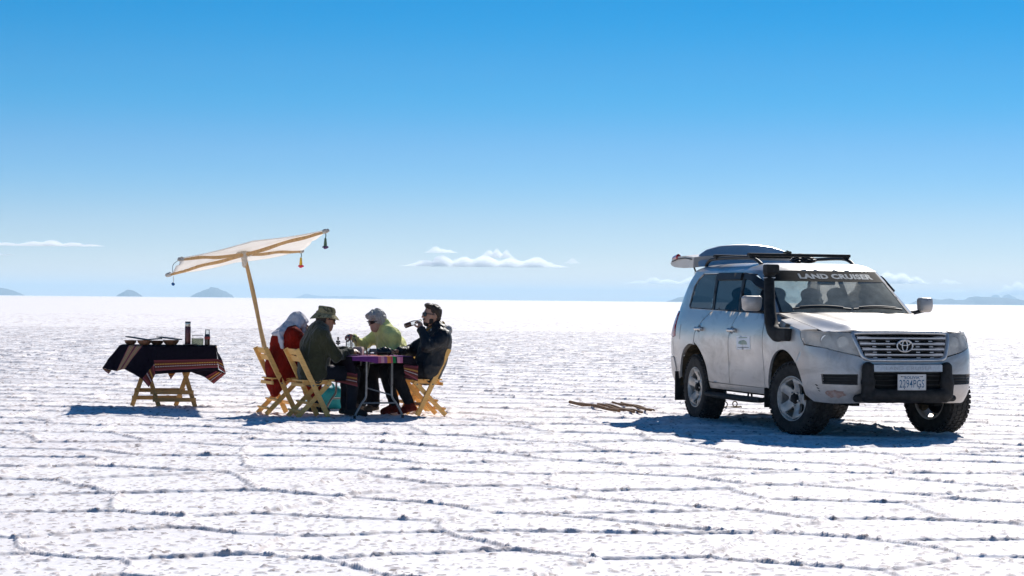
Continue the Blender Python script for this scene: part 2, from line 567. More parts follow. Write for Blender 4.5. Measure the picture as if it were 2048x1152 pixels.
# ---------------------------------------------------------------- clouds
def cloud_mat(dens):
    m = bpy.data.materials.new('cloud')
    m.use_nodes = True
    n = m.node_tree
    n.nodes.clear()
    o = nd(n, 'ShaderNodeOutputMaterial')
    v = nd(n, 'ShaderNodeVolumePrincipled')
    v.inputs['Color'].default_value = (1, 1, 1, 1)
    v.inputs['Anisotropy'].default_value = .5
    v.inputs['Density'].default_value = dens
    n.links.new(v.outputs[0], o.inputs['Volume'])
    return m
M_CLOUD = cloud_mat(.0065)
M_CLOUD2 = cloud_mat(.0045)
def cloud(x0, x1, ybase, lumps, label, D=46000., m=None, depth=.5, seed=0):
    """flat-based cumulus: lumps (x position 0..1, height px) over a base from px x0 to x1"""
    k = D / FOC
    L = (x1 - x0) * k
    cx = (x0 + x1) / 2
    base = at(cx, ybase, D)
    bm = bmesh.new()
    bmesh.ops.create_icosphere(bm, subdivisions=6, radius=1)
    co = np.array([v.co[:] for v in bm.verts])
    xs = co[:, 0] * .5 + .5
    hp = np.zeros(len(co))
    for lx, lh, lw in lumps:
        hp = np.maximum(hp, lh * np.exp(-((xs - lx) / lw) ** 2))
    th = np.sqrt(np.clip(1 - co[:, 0] ** 2, 0, 1))
    fl = co * np.array([L / 260, 6, 6.])
    nz = vnoise3(fl[:, 0], fl[:, 1], fl[:, 2], seed) * .6 + vnoise3(fl[:, 0] * 2.3, fl[:, 1] * 2.3, fl[:, 2] * 2.3, seed + 1) * .4
    zz = np.where(co[:, 2] > 0, np.abs(co[:, 2]) ** .5 * hp * (.62 + .9 * nz), co[:, 2] * 1.1 * (.5 + nz)) * k
    P = np.stack([co[:, 0] * L / 2 * (.94 + .12 * nz), co[:, 1] * L * depth * .35 * (.8 + .4 * nz), zz], 1)
    bm.verts.ensure_lookup_table()
    fs = np.array([[v.index for v in f.verts] for f in bm.faces])
    bm.free()
    o = link('cloud', np_mesh('cloud', P, fs), m or M_CLOUD, loc=base)
    return tag(o, label, 'cloud', 'small clouds above the horizon')
cloud(-40, 210, 491, [(.2, 5, .12), (.45, 7, .1), (.58, 10, .07), (.75, 6, .09), (.9, 4, .07)], 'long thin white cloud at the left edge', seed=1)
cloud(-40, 30, 510, [(.5, 4, .3), (.8, 3, .2)], 'faint wisp of cloud at the left edge below the long one', m=M_CLOUD2, seed=2)
cloud(847, 917, 505, [(.35, 11, .2), (.55, 7, .2), (.75, 6, .15)], 'small puff of cloud above the left end of the biggest cloud', seed=3)
cloud(800, 1140, 533, [(.15, 12, .08), (.25, 20, .07), (.38, 17, .08), (.5, 18, .1), (.65, 15, .09), (.8, 17, .1), (.92, 6, .06)], 'biggest long white cloud in the middle of the sky', seed=4)
cloud(955, 1032, 515, [(.3, 14, .17), (.5, 15, .15), (.75, 14, .13)], 'rounded cloud sitting on top of the biggest cloud', D=48000., seed=5)
cloud(1128, 1162, 526, [(.5, 9, .3)], 'tiny puff of cloud right of the biggest cloud', seed=6)
cloud(1250, 1440, 567, [(.15, 5, .1), (.3, 12, .08), (.45, 8, .1), (.7, 12, .1), (.85, 14, .1)], 'ragged white cloud left of the raised tailgate', seed=7)
cloud(1255, 1420, 601, [(.3, 8, .2), (.6, 9, .2), (.85, 8, .15)], 'low hazy cloud bank left of the vehicle', m=M_CLOUD2, seed=8)
cloud(1690, 1862, 566, [(.3, 10, .15), (.5, 20, .12), (.65, 19, .12), (.82, 14, .1)], 'white cloud behind the windscreen pillar on the right', seed=9)
cloud(1876, 1925, 567, [(.35, 8, .2), (.65, 6, .2)], 'small cloud right of the windscreen pillar', seed=10)
cloud(1838, 1862, 590, [(.5, 8, .3)], 'pale puff of cloud just above the far wing mirror', m=M_CLOUD2, seed=11)
cloud(1870, 1940, 584, [(.4, 3, .3), (.7, 4, .2)], 'thin flat streak of cloud above the blue range', m=M_CLOUD2, seed=12)
cloud(1905, 2010, 600, [(.3, 8, .2), (.6, 11, .2)], 'low pale cloud resting on the blue range', m=M_CLOUD2, seed=13)
cloud(1980, 2090, 589, [(.15, 8, .12), (.3, 18, .12), (.5, 24, .15), (.75, 27, .2)], 'heaped white cloud above the twin peaks at the right edge', seed=14)
cloud(736, 752, 541, [(.5, 8, .3)], 'tiny lone puff of cloud above the person in lime', m=M_CLOUD2, seed=15)

# ---------------------------------------------------------------- haze
hb = MB().box((0, 0, 84.), (66000, 66000, 172.))
haze = hb.build('haze')
hm = bpy.data.materials.new('haze air')
hm.use_nodes = True
n = hm.node_tree
n.nodes.clear()
_o = nd(n, 'ShaderNodeOutputMaterial')
_v = nd(n, 'ShaderNodeVolumePrincipled')
_v.inputs['Color'].default_value = (.57, .81, .97, 1)
_v.inputs['Anisotropy'].default_value = 0.
_v.inputs['Density'].default_value = 7e-5
n.links.new(_v.outputs[0], _o.inputs['Volume'])
haze.data.materials.append(hm)
tag(haze, 'thin pale blue haze over the salt flat', kind='stuff')

# ---------------------------------------------------------------- people
M_SKIN = mat('skin', (.50, .26, .165), .5, spec=.4, var=.1, scale=18)
M_SKIN2 = mat('skin fair', (.58, .33, .23), .5, spec=.4, var=.1, scale=18)
M_SKIN3 = mat('skin tanned', (.40, .20, .12), .5, spec=.4, var=.1, scale=18)
def v3(*a): return np.array(a, float)
def head_prims(S, c, f, up, sc=1.05):
    """head in a frame: f forward, up up"""
    f = Vector(f).normalized(); l = Vector(up).cross(f).normalized(); u = f.cross(l)
    M = np.array([[f[i], l[i], u[i]] for i in range(3)])
    T = lambda x, y, z: np.array(c) + M @ (np.array([x, y, z]) * sc)
    q = sc
    S.ell(T(-.012, 0, .036), np.array((.100, .078, .098)) * q, M, .02)
    S.ell(T(.026, 0, -.03), np.array((.070, .062, .095)) * q, M, .03)
    S.ell(T(.046, 0, -.088), np.array((.043, .046, .037)) * q, M, .03)
    S.cone(T(.090, 0, .018), T(.113, 0, -.020), .007 * q, .014 * q, k=.012)
    S.cone(T(.082, -.032, .030), T(.082, .032, .030), .012 * q, k=.015)
    S.cone(T(.089, -.017, -.056), T(.089, .017, -.056), .009 * q, k=.008)
    S.cone(T(.084, -.014, -.070), T(.084, .014, -.070), .009 * q, k=.008)
    for s in (-1, 1):
        S.ell(T(.078, s * .031, .010), np.array((.014, .016, .011)) * q, M, .01)
        S.ell(T(-.004, s * .081, -.008), np.array((.021, .010, .033)) * q, M, .008)
    return T, M
def hand_mesh(wrist, direc, palm_n, curl=.6, side=1, spread=.018, vox=.0042):
    """palm and five fingers; direc from wrist to knuckles, palm_n out of the palm"""
    d = Vector(direc).normalized(); n_ = Vector(palm_n); n_ = (n_ - d * n_.dot(d)).normalized()
    w = n_.cross(d) * side            # towards the thumb
    W = Vector(wrist)
    S = Sdf(vox, .008)
    S.cone(W - d * .05, W + d * .01, .027, .026, k=.02)
    S.ell(W + d * .048, (.050, .040, .017), np.array([[d[i], w[i], n_[i]] for i in range(3)]), .02)
    L = [.070, .078, .072, .056]
    for i in range(4):
        b = W + d * (.083 - .005 * abs(i - 1.2)) + w * (.030 - .0205 * i)
        ang = 0; p = b; dr = d + w * (spread * (1.5 - i))
        r = [.0095, .0088, .0078]
        for j, fr in enumerate((.45, .32, .23)):
            ang += curl * (.75 if j == 0 else 1.)
            q = dr.normalized() * math.cos(ang) + n_ * math.sin(ang)
            e = p + q * L[i] * fr * 1.05
            S.cone(p, e, r[j], r[j] * .93, k=.004); p = e
    b = W + d * .022 + w * .030
    t1 = b + (d * .55 + w * .62 + n_ * .35).normalized() * .042
    t2 = t1 + (d * .8 + w * .12 + n_ * (.3 + curl * .5)).normalized() * .032
    S.cone(b - w * .008, t1, .0145, .0115, k=.014); S.cone(t1, t2, .011, .009, k=.005)
    return S.mesh()
def person_body(root, J, skin, hands, headf=(1, 0, 0), headup=(0, 0, 1), hsc=1.05):
    """one continuous body following the joints J, hands from hand_mesh"""
    S = Sdf(.0085, .028)
    T, M = head_prims(S, J['head'], headf, headup, hsc)
    S.cone(T(-.02, 0, -.07), J['neck'], .054, .060, k=.03)
    S.cone(J['neck'], J['chest'], .085, .125, (1, .78, 1), k=.05)
    S.cone(J['chest'], J['pelvis'], .125, .13, (1, .75, 1), k=.06)
    for s in ('l', 'r'):
        S.cone(J['neck'], J['sh' + s], .05, .055, k=.04)
        S.cone(J['sh' + s], J['el' + s], .048, .038); S.cone(J['el' + s], J['wr' + s], .037, .026)
        S.cone(J['pelvis'], J['hip' + s], .09, .085, k=.05)
        S.cone(J['hip' + s], J['kn' + s], .075, .055); S.cone(J['kn' + s], J['an' + s], .053, .036)
        S.cone(J['an' + s], J['toe' + s], .036, .028)
    parts = [S.mesh()] + hands
    V, F = join_vf(*parts)
    return link('body', np_mesh('body', V, F), skin, root), T, M
def jacket(root, J, m, name='jacket', fat=0., hem=.0, arm=.0, fold=.006, seed=1, collar=.02, hemz=.50, belly=0., sleeve_end=.93, vox=.0095):
    S = Sdf(vox, .045)
    ch, pe, nk = v3(*J['chest']), v3(*J['pelvis']), v3(*J['neck'])
    S.cone(nk - (0, 0, .01), ch, .10 + fat, .150 + fat, (1, .74, 1), k=.06)
    mid = (ch + pe) / 2 + (belly, 0, 0)
    S.cone(ch, mid, .150 + fat, .150 + fat + hem * .5, (1, .74, 1), k=.06)
    S.cone(mid, pe, .150 + fat + hem * .5, .155 + fat + hem, (1, .76, 1), k=.06)
    S.cone(nk + (.0, 0, .02), nk + (.012, 0, .02 + collar), .070, .066, k=.025)
    for s in ('l', 'r'):
        sh, el, wr = v3(*J['sh' + s]), v3(*J['el' + s]), v3(*J['wr' + s])
        S.cone(nk * .6 + sh * .4, sh, .078 + fat, .080 + fat + arm, k=.06)
        S.cone(sh, el, .075 + fat * .7 + arm, .060 + arm, k=.05)
        S.cone(el, el + (wr - el) * sleeve_end, .060 + arm, .043 + arm, k=.03)
    S.rough(fold * 1.9, 7, seed, (1, 1, .6)); S.rough(fold * 1.0, 15, seed + 3, (1, .8, .7))
    return sdf_obj(name, S, m, root)
def trousers(root, J, m, fat=0., seed=5, fold=.006, ends=.93, name='trousers', bell=0.):
    S = Sdf(.0095, .035)
    pe = v3(*J['pelvis'])
    S.cone(pe + (0, 0, .04), pe, .135 + fat, .145 + fat, (1, .76, 1), k=.05)
    for s in ('l', 'r'):
        h, k, a = v3(*J['hip' + s]), v3(*J['kn' + s]), v3(*J['an' + s])
        S.cone(pe, h, .12 + fat, .105 + fat, k=.05)
        S.cone(h, k, .098 + fat, .074 + fat, k=.04)
        S.cone(k, k + (a - k) * ends, .074 + fat, .055 + fat + bell, k=.03)
    S.rough(fold, 7, seed); S.rough(fold * .7, 15, seed + 2)
    return sdf_obj(name, S, m, root)
def shoe(root, an, toe, m, name='shoe', high=.05, sole=.0, wide=1., shaft_dir=None):
    """shoe or boot: heel, instep, toe cap, flat sole"""
    an, toe = v3(*an), v3(*toe)
    d = toe - an; d[2] = 0; L = np.linalg.norm(d); d /= L
    zf = min(toe[2], an[2]) - .03
    S = Sdf(.007, .025)
    heel = an - d * .045
    hz = v3(heel[0], heel[1], an[2] - .045)
    S.cone(an + (shaft_dir if shaft_dir is not None else v3(0, 0, 1)) * high, an, .052 * wide, .050 * wide, k=.03)
    S.cone(hz, an + v3(0, 0, -.035), .040 * wide, .044 * wide, k=.03)
    S.cone(an + d * .02 + v3(0, 0, -.02), toe - d * .045 + v3(0, 0, .010), .047 * wide, .043 * wide, k=.03)
    S.cone(toe - d * .05, toe - d * .012, .042 * wide, .036 * wide, k=.03)
    nrm = np.cross(np.cross(toe - hz, v3(0, 0, 1)), toe - hz); nrm = -nrm / np.linalg.norm(nrm)
    S.sub_plane((hz + toe) / 2 + nrm * .028, nrm, .01)
    S.rough(.003, 25, 9)
    return sdf_obj(name, S, m, root)
def sunglasses(root, T, M, m_lens, m_frame, w=.034, h=.021, wrap=.012):
    o = MB(); 
    for s in (-1, 1):
        pts = []
        n = 14
        ring = []
        for i in range(n):
            a = 2 * math.pi * i / n
            ring.append((math.copysign(abs(math.cos(a)) ** .7, math.cos(a)), math.copysign(abs(math.sin(a)) ** .7, math.sin(a))))
        f = []; b = []
        for cx, cz in ring:
            y = s * .033 + cx * w * .9
            x = .106 - wrap * (abs(y) / .06) ** 2
            f.append(tuple(T(x, y, .010 + cz * h))); b.append(tuple(T(x - .007, y, .010 + cz * h)))
        o.add(f + b, [list(range(n)), list(range(n, 2 * n))[::-1]] + [(i, n + i, n + (i + 1) % n, (i + 1) % n) for i in range(n)], True)
    g = o.build('sunglasses', m_lens, root)
    for s in (-1, 1):
        MB().tube([T(.098, s * .060, .016), T(.082, s * .074, .018), T(.02, s * .084, .016), T(-.01, s * .086, .008)], .0045, 6).build('temple', m_frame, g)
    MB().tube([T(.108, -.010, .014), T(.110, 0, .016), T(.108, .010, .014)], .004, 6).build('bridge', m_frame, g)
    return g

# ---------------------------------------------------------------- smooth solids (distance fields -> one continuous mesh)
class Sdf:
    def __init__(s, vox=.009, k=.03):
        s.p = []; s.vox = vox; s.k = k; s.cut = []; s.noise = []
    def cone(s, a, b, r1, r2=None, sc=(1, 1, 1), k=None):
        r2 = r1 if r2 is None else r2
        s.p.append(('c', np.array(a, float), np.array(b, float), r1, r2, np.array(sc, float), s.k if k is None else k)); return s
    def ell(s, c, r, M=None, k=None):
        s.p.append(('e', np.array(c, float), np.array(r, float), np.array(M)[:3, :3] if M is not None else np.eye(3), 0, 0, s.k if k is None else k)); return s
    def rbox(s, c, h, r, k=None, tap=0.):
        s.p.append(('b', np.array(c, float), np.array(h, float), r, tap, 0, s.k if k is None else k)); return s
    def sub_plane(s, c, nrm, k=.02):
        n_ = np.array(nrm, float); s.cut.append((np.array(c, float), n_ / np.linalg.norm(n_), k)); return s
    def rough(s, amp, freq, seed=0, stretch=(1, 1, 1)):
        s.noise.append((amp, freq, seed, stretch)); return s
    def mesh(s, name='solid'):
        lo = np.full(3, 1e9); hi = -lo
        bb = []
        for p in s.p:
            if p[0] == 'c':
                m = max(p[3], p[4]) / np.minimum(p[5], 1)
                l, h = np.minimum(p[1], p[2]) - m, np.maximum(p[1], p[2]) + m
            elif p[0] == 'b':
                l, h = p[1] - p[2] * 1.15, p[1] + p[2] * 1.15
            else:
                m = max(p[2]); l, h = p[1] - m, p[1] + m
            bb.append((l, h)); lo = np.minimum(lo, l); hi = np.maximum(hi, h)
        v = s.vox; pad = .03 + sum(abs(a[0]) for a in s.noise)
        lo = lo - pad; hi = hi + pad
        N = np.ceil((hi - lo) / v).astype(int) + 1
        G = np.full(N, .2, np.float32)
        ax = [lo[i] + v * np.arange(N[i]) for i in range(3)]
        for p, (l, h) in zip(s.p, bb):
            k = p[6]
            mg = k + 3 * v + .02
            i0 = np.clip(np.floor((l - mg - lo) / v).astype(int), 0, N); i1 = np.clip(np.ceil((h + mg - lo) / v).astype(int) + 1, 0, N)
            sl = tuple(slice(a, b) for a, b in zip(i0, i1))
            X = ax[0][sl[0]][:, None, None]; Y = ax[1][sl[1]][None, :, None]; Z = ax[2][sl[2]][None, None, :]
            if p[0] == 'c':
                a, b, sc = p[1] * p[5], p[2] * p[5], p[5]
                ab = b - a; L = max(ab @ ab, 1e-9)
                px, py, pz = X * sc[0] - a[0], Y * sc[1] - a[1], Z * sc[2] - a[2]
                t = np.clip((px * ab[0] + py * ab[1] + pz * ab[2]) / L, 0, 1)
                d = np.sqrt((px - t * ab[0]) ** 2 + (py - t * ab[1]) ** 2 + (pz - t * ab[2]) ** 2) - (p[3] + (p[4] - p[3]) * t)
            elif p[0] == 'b':
                c, hh_, rr_ = p[1], p[2] - p[3], p[3]
                tz_ = 1 + p[4] * (Z - c[2]) / p[2][2]
                q = [np.abs(X - c[0]) - hh_[0] * tz_, np.abs(Y - c[1]) - hh_[1] * tz_, np.abs(Z - c[2]) - hh_[2] + 0 * X]
                d = np.sqrt(np.maximum(q[0], 0) ** 2 + np.maximum(q[1], 0) ** 2 + np.maximum(q[2], 0) ** 2) + np.minimum(np.maximum(np.maximum(q[0], q[1]), q[2]), 0) - rr_
            else:
                c, r, M = p[1], p[2], p[3]
                dx, dy, dz = X - c[0], Y - c[1], Z - c[2]
                q = [(M[0, i] * dx + M[1, i] * dy + M[2, i] * dz) for i in range(3)]
                k0 = np.sqrt(sum((q[i] / r[i]) ** 2 for i in range(3)))
                k1 = np.sqrt(sum((q[i] / r[i] ** 2) ** 2 for i in range(3)))
                d = k0 * (k0 - 1) / np.maximum(k1, 1e-6)
            g = G[sl]
            if k > 0:
                hh = np.maximum(k - np.abs(g - d), 0) / k
                G[sl] = np.minimum(g, d) - hh * hh * k * .25
            else:
                G[sl] = np.minimum(g, d)
        X = ax[0][:, None, None]; Y = ax[1][None, :, None]; Z = ax[2][None, None, :]
        for c, n_, k in s.cut:
            d = (X - c[0]) * n_[0] + (Y - c[1]) * n_[1] + (Z - c[2]) * n_[2]
            hh = np.maximum(k - np.abs(G - d), 0) / k
            G = np.maximum(G, d) + hh * hh * k * .25
        if s.noise:
            near = np.abs(G) < .05
            I = np.nonzero(near)
            x, y, z = ax[0][I[0]], ax[1][I[1]], ax[2][I[2]]
            acc = 0
            for amp, fr, sd, st in s.noise:
                q = vnoise3(x * fr * st[0] + .8 * vnoise3(x * fr, y * fr, z * fr, sd + 50), y * fr * st[1], z * fr * st[2], sd)
                acc = acc + (amp * (np.abs(q - .5) * 4 - .8) if amp > 0 else -amp * (q - .5) * 2)
            G[I] += acc
        return surface_nets(G, lo, v, name)
def surface_nets(G, lo, v, name):
    S = G < 0
    nx, ny, nz = G.shape
    cnt = np.zeros((nx - 1, ny - 1, nz - 1), np.int8)
    acc = np.zeros((nx - 1, ny - 1, nz - 1, 3), np.float32)
    corners = [(i, j, k) for i in (0, 1) for j in (0, 1) for k in (0, 1)]
    def cs(c): return G[c[0]:nx - 1 + c[0], c[1]:ny - 1 + c[1], c[2]:nz - 1 + c[2]]
    S8 = sum((cs(c) < 0).astype(np.int8) for c in corners)
    act = (S8 > 0) & (S8 < 8)
    I = np.nonzero(act)
    vals = {c: G[I[0] + c[0], I[1] + c[1], I[2] + c[2]] for c in corners}
    n = len(I[0]); P = np.zeros((n, 3)); C = np.zeros(n)
    for c in corners:
        for a in range(3):
            if c[a] == 0:
                e = list(c); e[a] = 1; e = tuple(e)
                va, vb = vals[c], vals[e]
                x = (va < 0) != (vb < 0)
                t = np.where(x, va / np.where(x, va - vb, 1), 0)
                for q in range(3):
                    P[:, q] += np.where(x, c[q] + (t if q == a else 0), 0)
                C += x
    P /= np.maximum(C, 1)[:, None]
    V = (np.stack(I, 1) + P) * v + lo
    idx = np.full(act.shape, -1, np.int64); idx[I] = np.arange(n)
    F = []
    for a in range(3):
        b, c = (a + 1) % 3, (a + 2) % 3
        sl0 = [slice(1, -1)] * 3; sl1 = [slice(1, -1)] * 3
        sl0[a] = slice(0, -1); sl1[a] = slice(1, None)
        A, B = S[tuple(sl0)], S[tuple(sl1)]
        J = np.nonzero(A != B)
        g = [J[q] + (0 if q == a else 1) for q in range(3)]
        def at_(db, dc):
            h = [None] * 3; h[a] = g[a]; h[b] = g[b] + db; h[c] = g[c] + dc
            ok = [np.clip(h[q], 0, idx.shape[q] - 1) for q in range(3)]
            return idx[ok[0], ok[1], ok[2]]
        q4 = np.stack([at_(-1, -1), at_(0, -1), at_(0, 0), at_(-1, 0)], 1)
        fl = ~A[J]
        q4[fl] = q4[fl][:, ::-1]
        F.append(q4[(q4 >= 0).all(1)])
    return np.asarray(V, np.float32), np.concatenate(F)
def join_vf(*parts):
    V = []; F = []; o = 0
    for v, f in parts:
        V.append(v); F.append(f + o); o += len(v)
    return np.concatenate(V), np.concatenate(F)
def sdf_obj(name, s, m, parent=None, **kw):
    V, F = s.mesh() if isinstance(s, Sdf) else s
    return link(name, np_mesh(name, V, F), m, parent, **kw)

# ---------------------------------------------------------------- picnic: materials
TH = R(22)
def rdir(t=TH): return Vector((math.cos(t), math.sin(t), 0))
def adir(t=TH): return Vector((-math.sin(t), math.cos(t), 0))
def wood_mat(name, c1, c2, rough=.55, sx=(2, 14, 14), sc=6.):
    m, n, b = new_mat(name)
    t = noise(n, sc, 6, .6, stretch=sx, dist=.6)
    r = ramp(n, t.outputs['Fac'], [(.3, c2), (.5, c1), (.72, tuple(min(1, x * 1.15) for x in c1))])
    n.links.new(r.outputs[0], b.inputs['Base Color'])
    b.inputs['Roughness'].default_value = rough
    b.inputs['Specular IOR Level'].default_value = .35
    bump(n, t.outputs['Fac'], .25, .004, b)
    return m
M_CHAIR = wood_mat('varnished pine', (.92, .52, .16), (.74, .38, .10))
M_TABLEWOOD = wood_mat('weathered pine', (.50, .28, .09), (.33, .17, .05))
M_POLE = wood_mat('peeled branch', (.50, .31, .14), (.30, .17, .07), .7, (10, 10, 2), 5.)
M_STICK = wood_mat('dry stick', (.24, .13, .06), (.10, .055, .028), .85, (8, 8, 8), 4.)
M_SCREW = mat('screw steel', (.25, .24, .22), .4, .9)
M_STEEL = mat('grey steel tube', (.34, .33, .31), .45, .6, var=.15, scale=25)
M_DARKCLOTH = mat('dark wool', (.013, .009, .016), .95, spec=.1, var=.2, scale=30, bmp=.3, bscale=220, bdist=.002)
M_PURPLE = mat('purple wool', (.15, .035, .175), .9, spec=.15, var=.15, scale=60, bmp=.3, bscale=220, bdist=.002)
def band_mat(name, cols, dash=26., lines=((.33, .41, (.75, .45, .08)), (.56, .63, (.70, .62, .58)))):
    """woven band: stripes across v, dashed lines along u"""
    m, n, b = new_mat(name)
    uv = nd(n, 'ShaderNodeUVMap')
    sp = nd(n, 'ShaderNodeSeparateXYZ')
    n.links.new(uv.outputs[0], sp.inputs[0])
    r = ramp(n, sp.outputs['Y'], cols)
    r.color_ramp.interpolation = 'CONSTANT'
    mu = nd(n, 'ShaderNodeMath', operation='MULTIPLY'); mu.inputs[1].default_value = dash
    n.links.new(sp.outputs['X'], mu.inputs[0])
    fr = nd(n, 'ShaderNodeMath', operation='FRACT'); n.links.new(mu.outputs[0], fr.inputs[0])
    gt = nd(n, 'ShaderNodeMath', operation='GREATER_THAN'); gt.inputs[1].default_value = .38
    n.links.new(fr.outputs[0], gt.inputs[0])
    last = r.outputs[0]
    for lo, hi, c in lines:
        a = nd(n, 'ShaderNodeMath', operation='GREATER_THAN'); a.inputs[1].default_value = lo; n.links.new(sp.outputs['Y'], a.inputs[0])
        d = nd(n, 'ShaderNodeMath', operation='LESS_THAN'); d.inputs[1].default_value = hi; n.links.new(sp.outputs['Y'], d.inputs[0])
        p = nd(n, 'ShaderNodeMath', operation='MULTIPLY'); n.links.new(a.outputs[0], p.inputs[0]); n.links.new(d.outputs[0], p.inputs[1])
        q = nd(n, 'ShaderNodeMath', operation='MULTIPLY'); n.links.new(p.outputs[0], q.inputs[0]); n.links.new(gt.outputs[0], q.inputs[1])
        x = nd(n, 'ShaderNodeMix', data_type='RGBA'); n.links.new(q.outputs[0], x.inputs[0]); n.links.new(last, x.inputs[6]); x.inputs[7].default_value = (*c, 1)
        last = x.outputs[2]
    t = noise(n, 160, 2)
    hsv = nd(n, 'ShaderNodeHueSaturation')
    mr = nd(n, 'ShaderNodeMapRange'); mr.inputs[3].default_value = .7; mr.inputs[4].default_value = 1.25
    n.links.new(t.outputs['Fac'], mr.inputs[0]); n.links.new(mr.outputs[0], hsv.inputs['Value']); n.links.new(last, hsv.inputs['Color'])
    n.links.new(hsv.outputs[0], b.inputs['Base Color'])
    b.inputs['Roughness'].default_value = .95
    b.inputs['Specular IOR Level'].default_value = .1
    return m
M_BAND = band_mat('woven red band', [(0, (.24, .05, .06)), (.14, (.13, .03, .025)), (.28, (.22, .06, .035)), (.48, (.12, .022, .02)), (.7, (.20, .05, .035)), (.84, (.30, .075, .09)), (.95, (.02, .02, .018))])
M_BAND2 = band_mat('woven tan band', [(0, (.36, .12, .13)), (.16, (.32, .16, .07)), (.40, (.38, .20, .10)), (.6, (.30, .15, .07)), (.84, (.34, .10, .11))], 30., ((.2, .32, (.6, .42, .2)), (.46, .56, (.62, .5, .38)), (.7, .8, (.6, .42, .2))))
M_PINKBAND = band_mat('woven pink band', [(0, (.42, .12, .2)), (.12, (.55, .26, .3)), (.24, (.25, .1, .22)), (.36, (.6, .2, .05)), (.5, (.5, .08, .12)), (.58, (.02, .2, .06)), (.70, (.03, .03, .03)), (.76, (.58, .24, .3)), (.88, (.45, .14, .25))], 40., ())
M_BROWNBAND = band_mat('woven brown band', [(0, (.10, .04, .025)), (.2, (.05, .02, .015)), (.35, (.13, .06, .03)), (.5, (.05, .02, .015)), (.66, (.11, .05, .03)), (.8, (.04, .015, .015))], 30., ())

class Cloth:
    """cloth sewn from bilinear patches, each with its own material"""
    def __init__(s): s.v = []; s.f = []; s.m = []; s.uv = []
    def patch(s, a, b, c, d, mi, nu=10, nv=8, wave=.0, wf=5., seed=0, uvflip=False):
        """a-b top edge, d-c bottom edge"""
        a, b, c, d = map(Vector, (a, b, c, d)); o = len(s.v)
        nn = (b - a).cross(d - a)
        if nn.length < 1e-6: nn = (c - d).cross(d - a)
        nn.normalize()
        for j in range(nv + 1):
            for i in range(nu + 1):
                u, v = i / nu, j / nv
                p = (a * (1 - u) + b * u) * (1 - v) + (d * (1 - u) + c * u) * v
                w = wave * v * (math.sin(p.x * wf * 6.28 + seed) + .5 * math.sin(p.x * wf * 14 + 2 * seed + p.z * 9))
                s.v.append(p + nn * w)
        for j in range(nv):
            for i in range(nu):
                q = o + j * (nu + 1) + i
                s.f.append((q, q + nu + 1, q + nu + 2, q + 1)); s.m.append(mi)
                cs = [(i / nu, j / nv), (i / nu, (j + 1) / nv), ((i + 1) / nu, (j + 1) / nv), ((i + 1) / nu, j / nv)]
                s.uv.append([(y, x) if uvflip else (x, y) for x, y in cs])
        return s
    def build(s, name, mats, parent=None):
        me = bpy.data.meshes.new(name)
        me.from_pydata(s.v, [], s.f); me.update()
        uv = me.uv_layers.new(name='UVMap')
        for k, p in enumerate(me.polygons):
            p.material_index = s.m[k]; p.use_smooth = True
            for li, c in zip(p.loop_indices, s.uv[k]): uv.data[li].uv = c
        o = link(name, me, mats, parent)
        bm = bmesh.new(); bm.from_mesh(me); bmesh.ops.remove_doubles(bm, verts=bm.verts, dist=.0012); bm.to_mesh(me); bm.free()
        so_ = o.modifiers.new('thickness', 'SOLIDIFY'); so_.thickness = .004; so_.offset = 0
        return o

# ---------------------------------------------------------------- folding chairs
def make_chair():
    root = empty('folding_chair')
    W = .21
    fx, bx, tx, tz = .17, -.21, -.235, .82          # front foot, back foot, top
    for s in (-1, 1):
        u = MB().bar((fx, s * W, .012), (tx, s * W, tz), .028, .060, (0, 1, 0) if 0 else (1, 0, .4)).build('back_upright', M_CHAIR, root)
        # pivot screw
        MB().lathe([(.0, 0), (.010, 0), (.009, .004), (0, .005)], 10, Matrix.Translation((-.025, s * (W + .0145 * 1), .42 * .93)) @ Matrix.Rotation(-s * math.pi / 2, 4, 'X')).build('screw', M_SCREW, u)
        l = MB().bar((bx, s * (W - .034), .012), (.20, s * (W - .034), .425), .026, .054, (1, 0, -.9)).build('leg', M_CHAIR, root)
        MB().lathe([(.0, 0), (.010, 0), (.009, .004), (0, .005)], 10, Matrix.Translation((.165, s * (W - .020), .39)) @ Matrix.Rotation(-s * math.pi / 2, 4, 'X')).build('screw', M_SCREW, l)
        MB().bar((-.135, s * (W - .066), .415), (.225, s * (W - .066), .425), .028, .045).build('seat_rail', M_CHAIR, root)
    for i in range(5):
        x = -.12 + i * .083
        MB().box((x, 0, .447 + .003 * math.sin(i * 2)), (.070, .40, .018), None, .004).build('seat_slat', M_CHAIR, root)
    k = (tz - 0.) / (tx - fx)
    px = lambda z: tx + (z - tz) / k
    for z0 in (.785, .705):
        MB().bar((px(z0) + .02, -.225, z0), (px(z0) + .02, .225, z0), .020, .070, (tx - fx, 0, tz)).build('back_slat', M_CHAIR, root)
    for (x, z, w) in ((-.055, .185, .43), (-.155, .085, .43)):
        MB().bar((x - .03, -w / 2, z), (x - .03, w / 2, z), .018, .042, (1, 0, -.9)).build('rung', M_CHAIR, root)
    MB().bar((.118, -.225, .145), (.118, .225, .145), .018, .042, (-.5, 0, 1)).build('rung', M_CHAIR, root)
    MB().bar((-.145, -.235, .395), (-.145, .235, .395), .020, .040, (0, 0, 1)).build('rung', M_CHAIR, root)
    return root
CH_G, CH_R, CH_B, CH_W = Vector((-2.41, 25.1, 0)), Vector((-2.85, 25.72, 0)), Vector((-1.06, 25.80, 0)), Vector((-1.30, 26.44, 0))
RZ_G, RZ_R, RZ_B, RZ_W = R(24), R(24), R(202), R(206)
chair = make_chair()
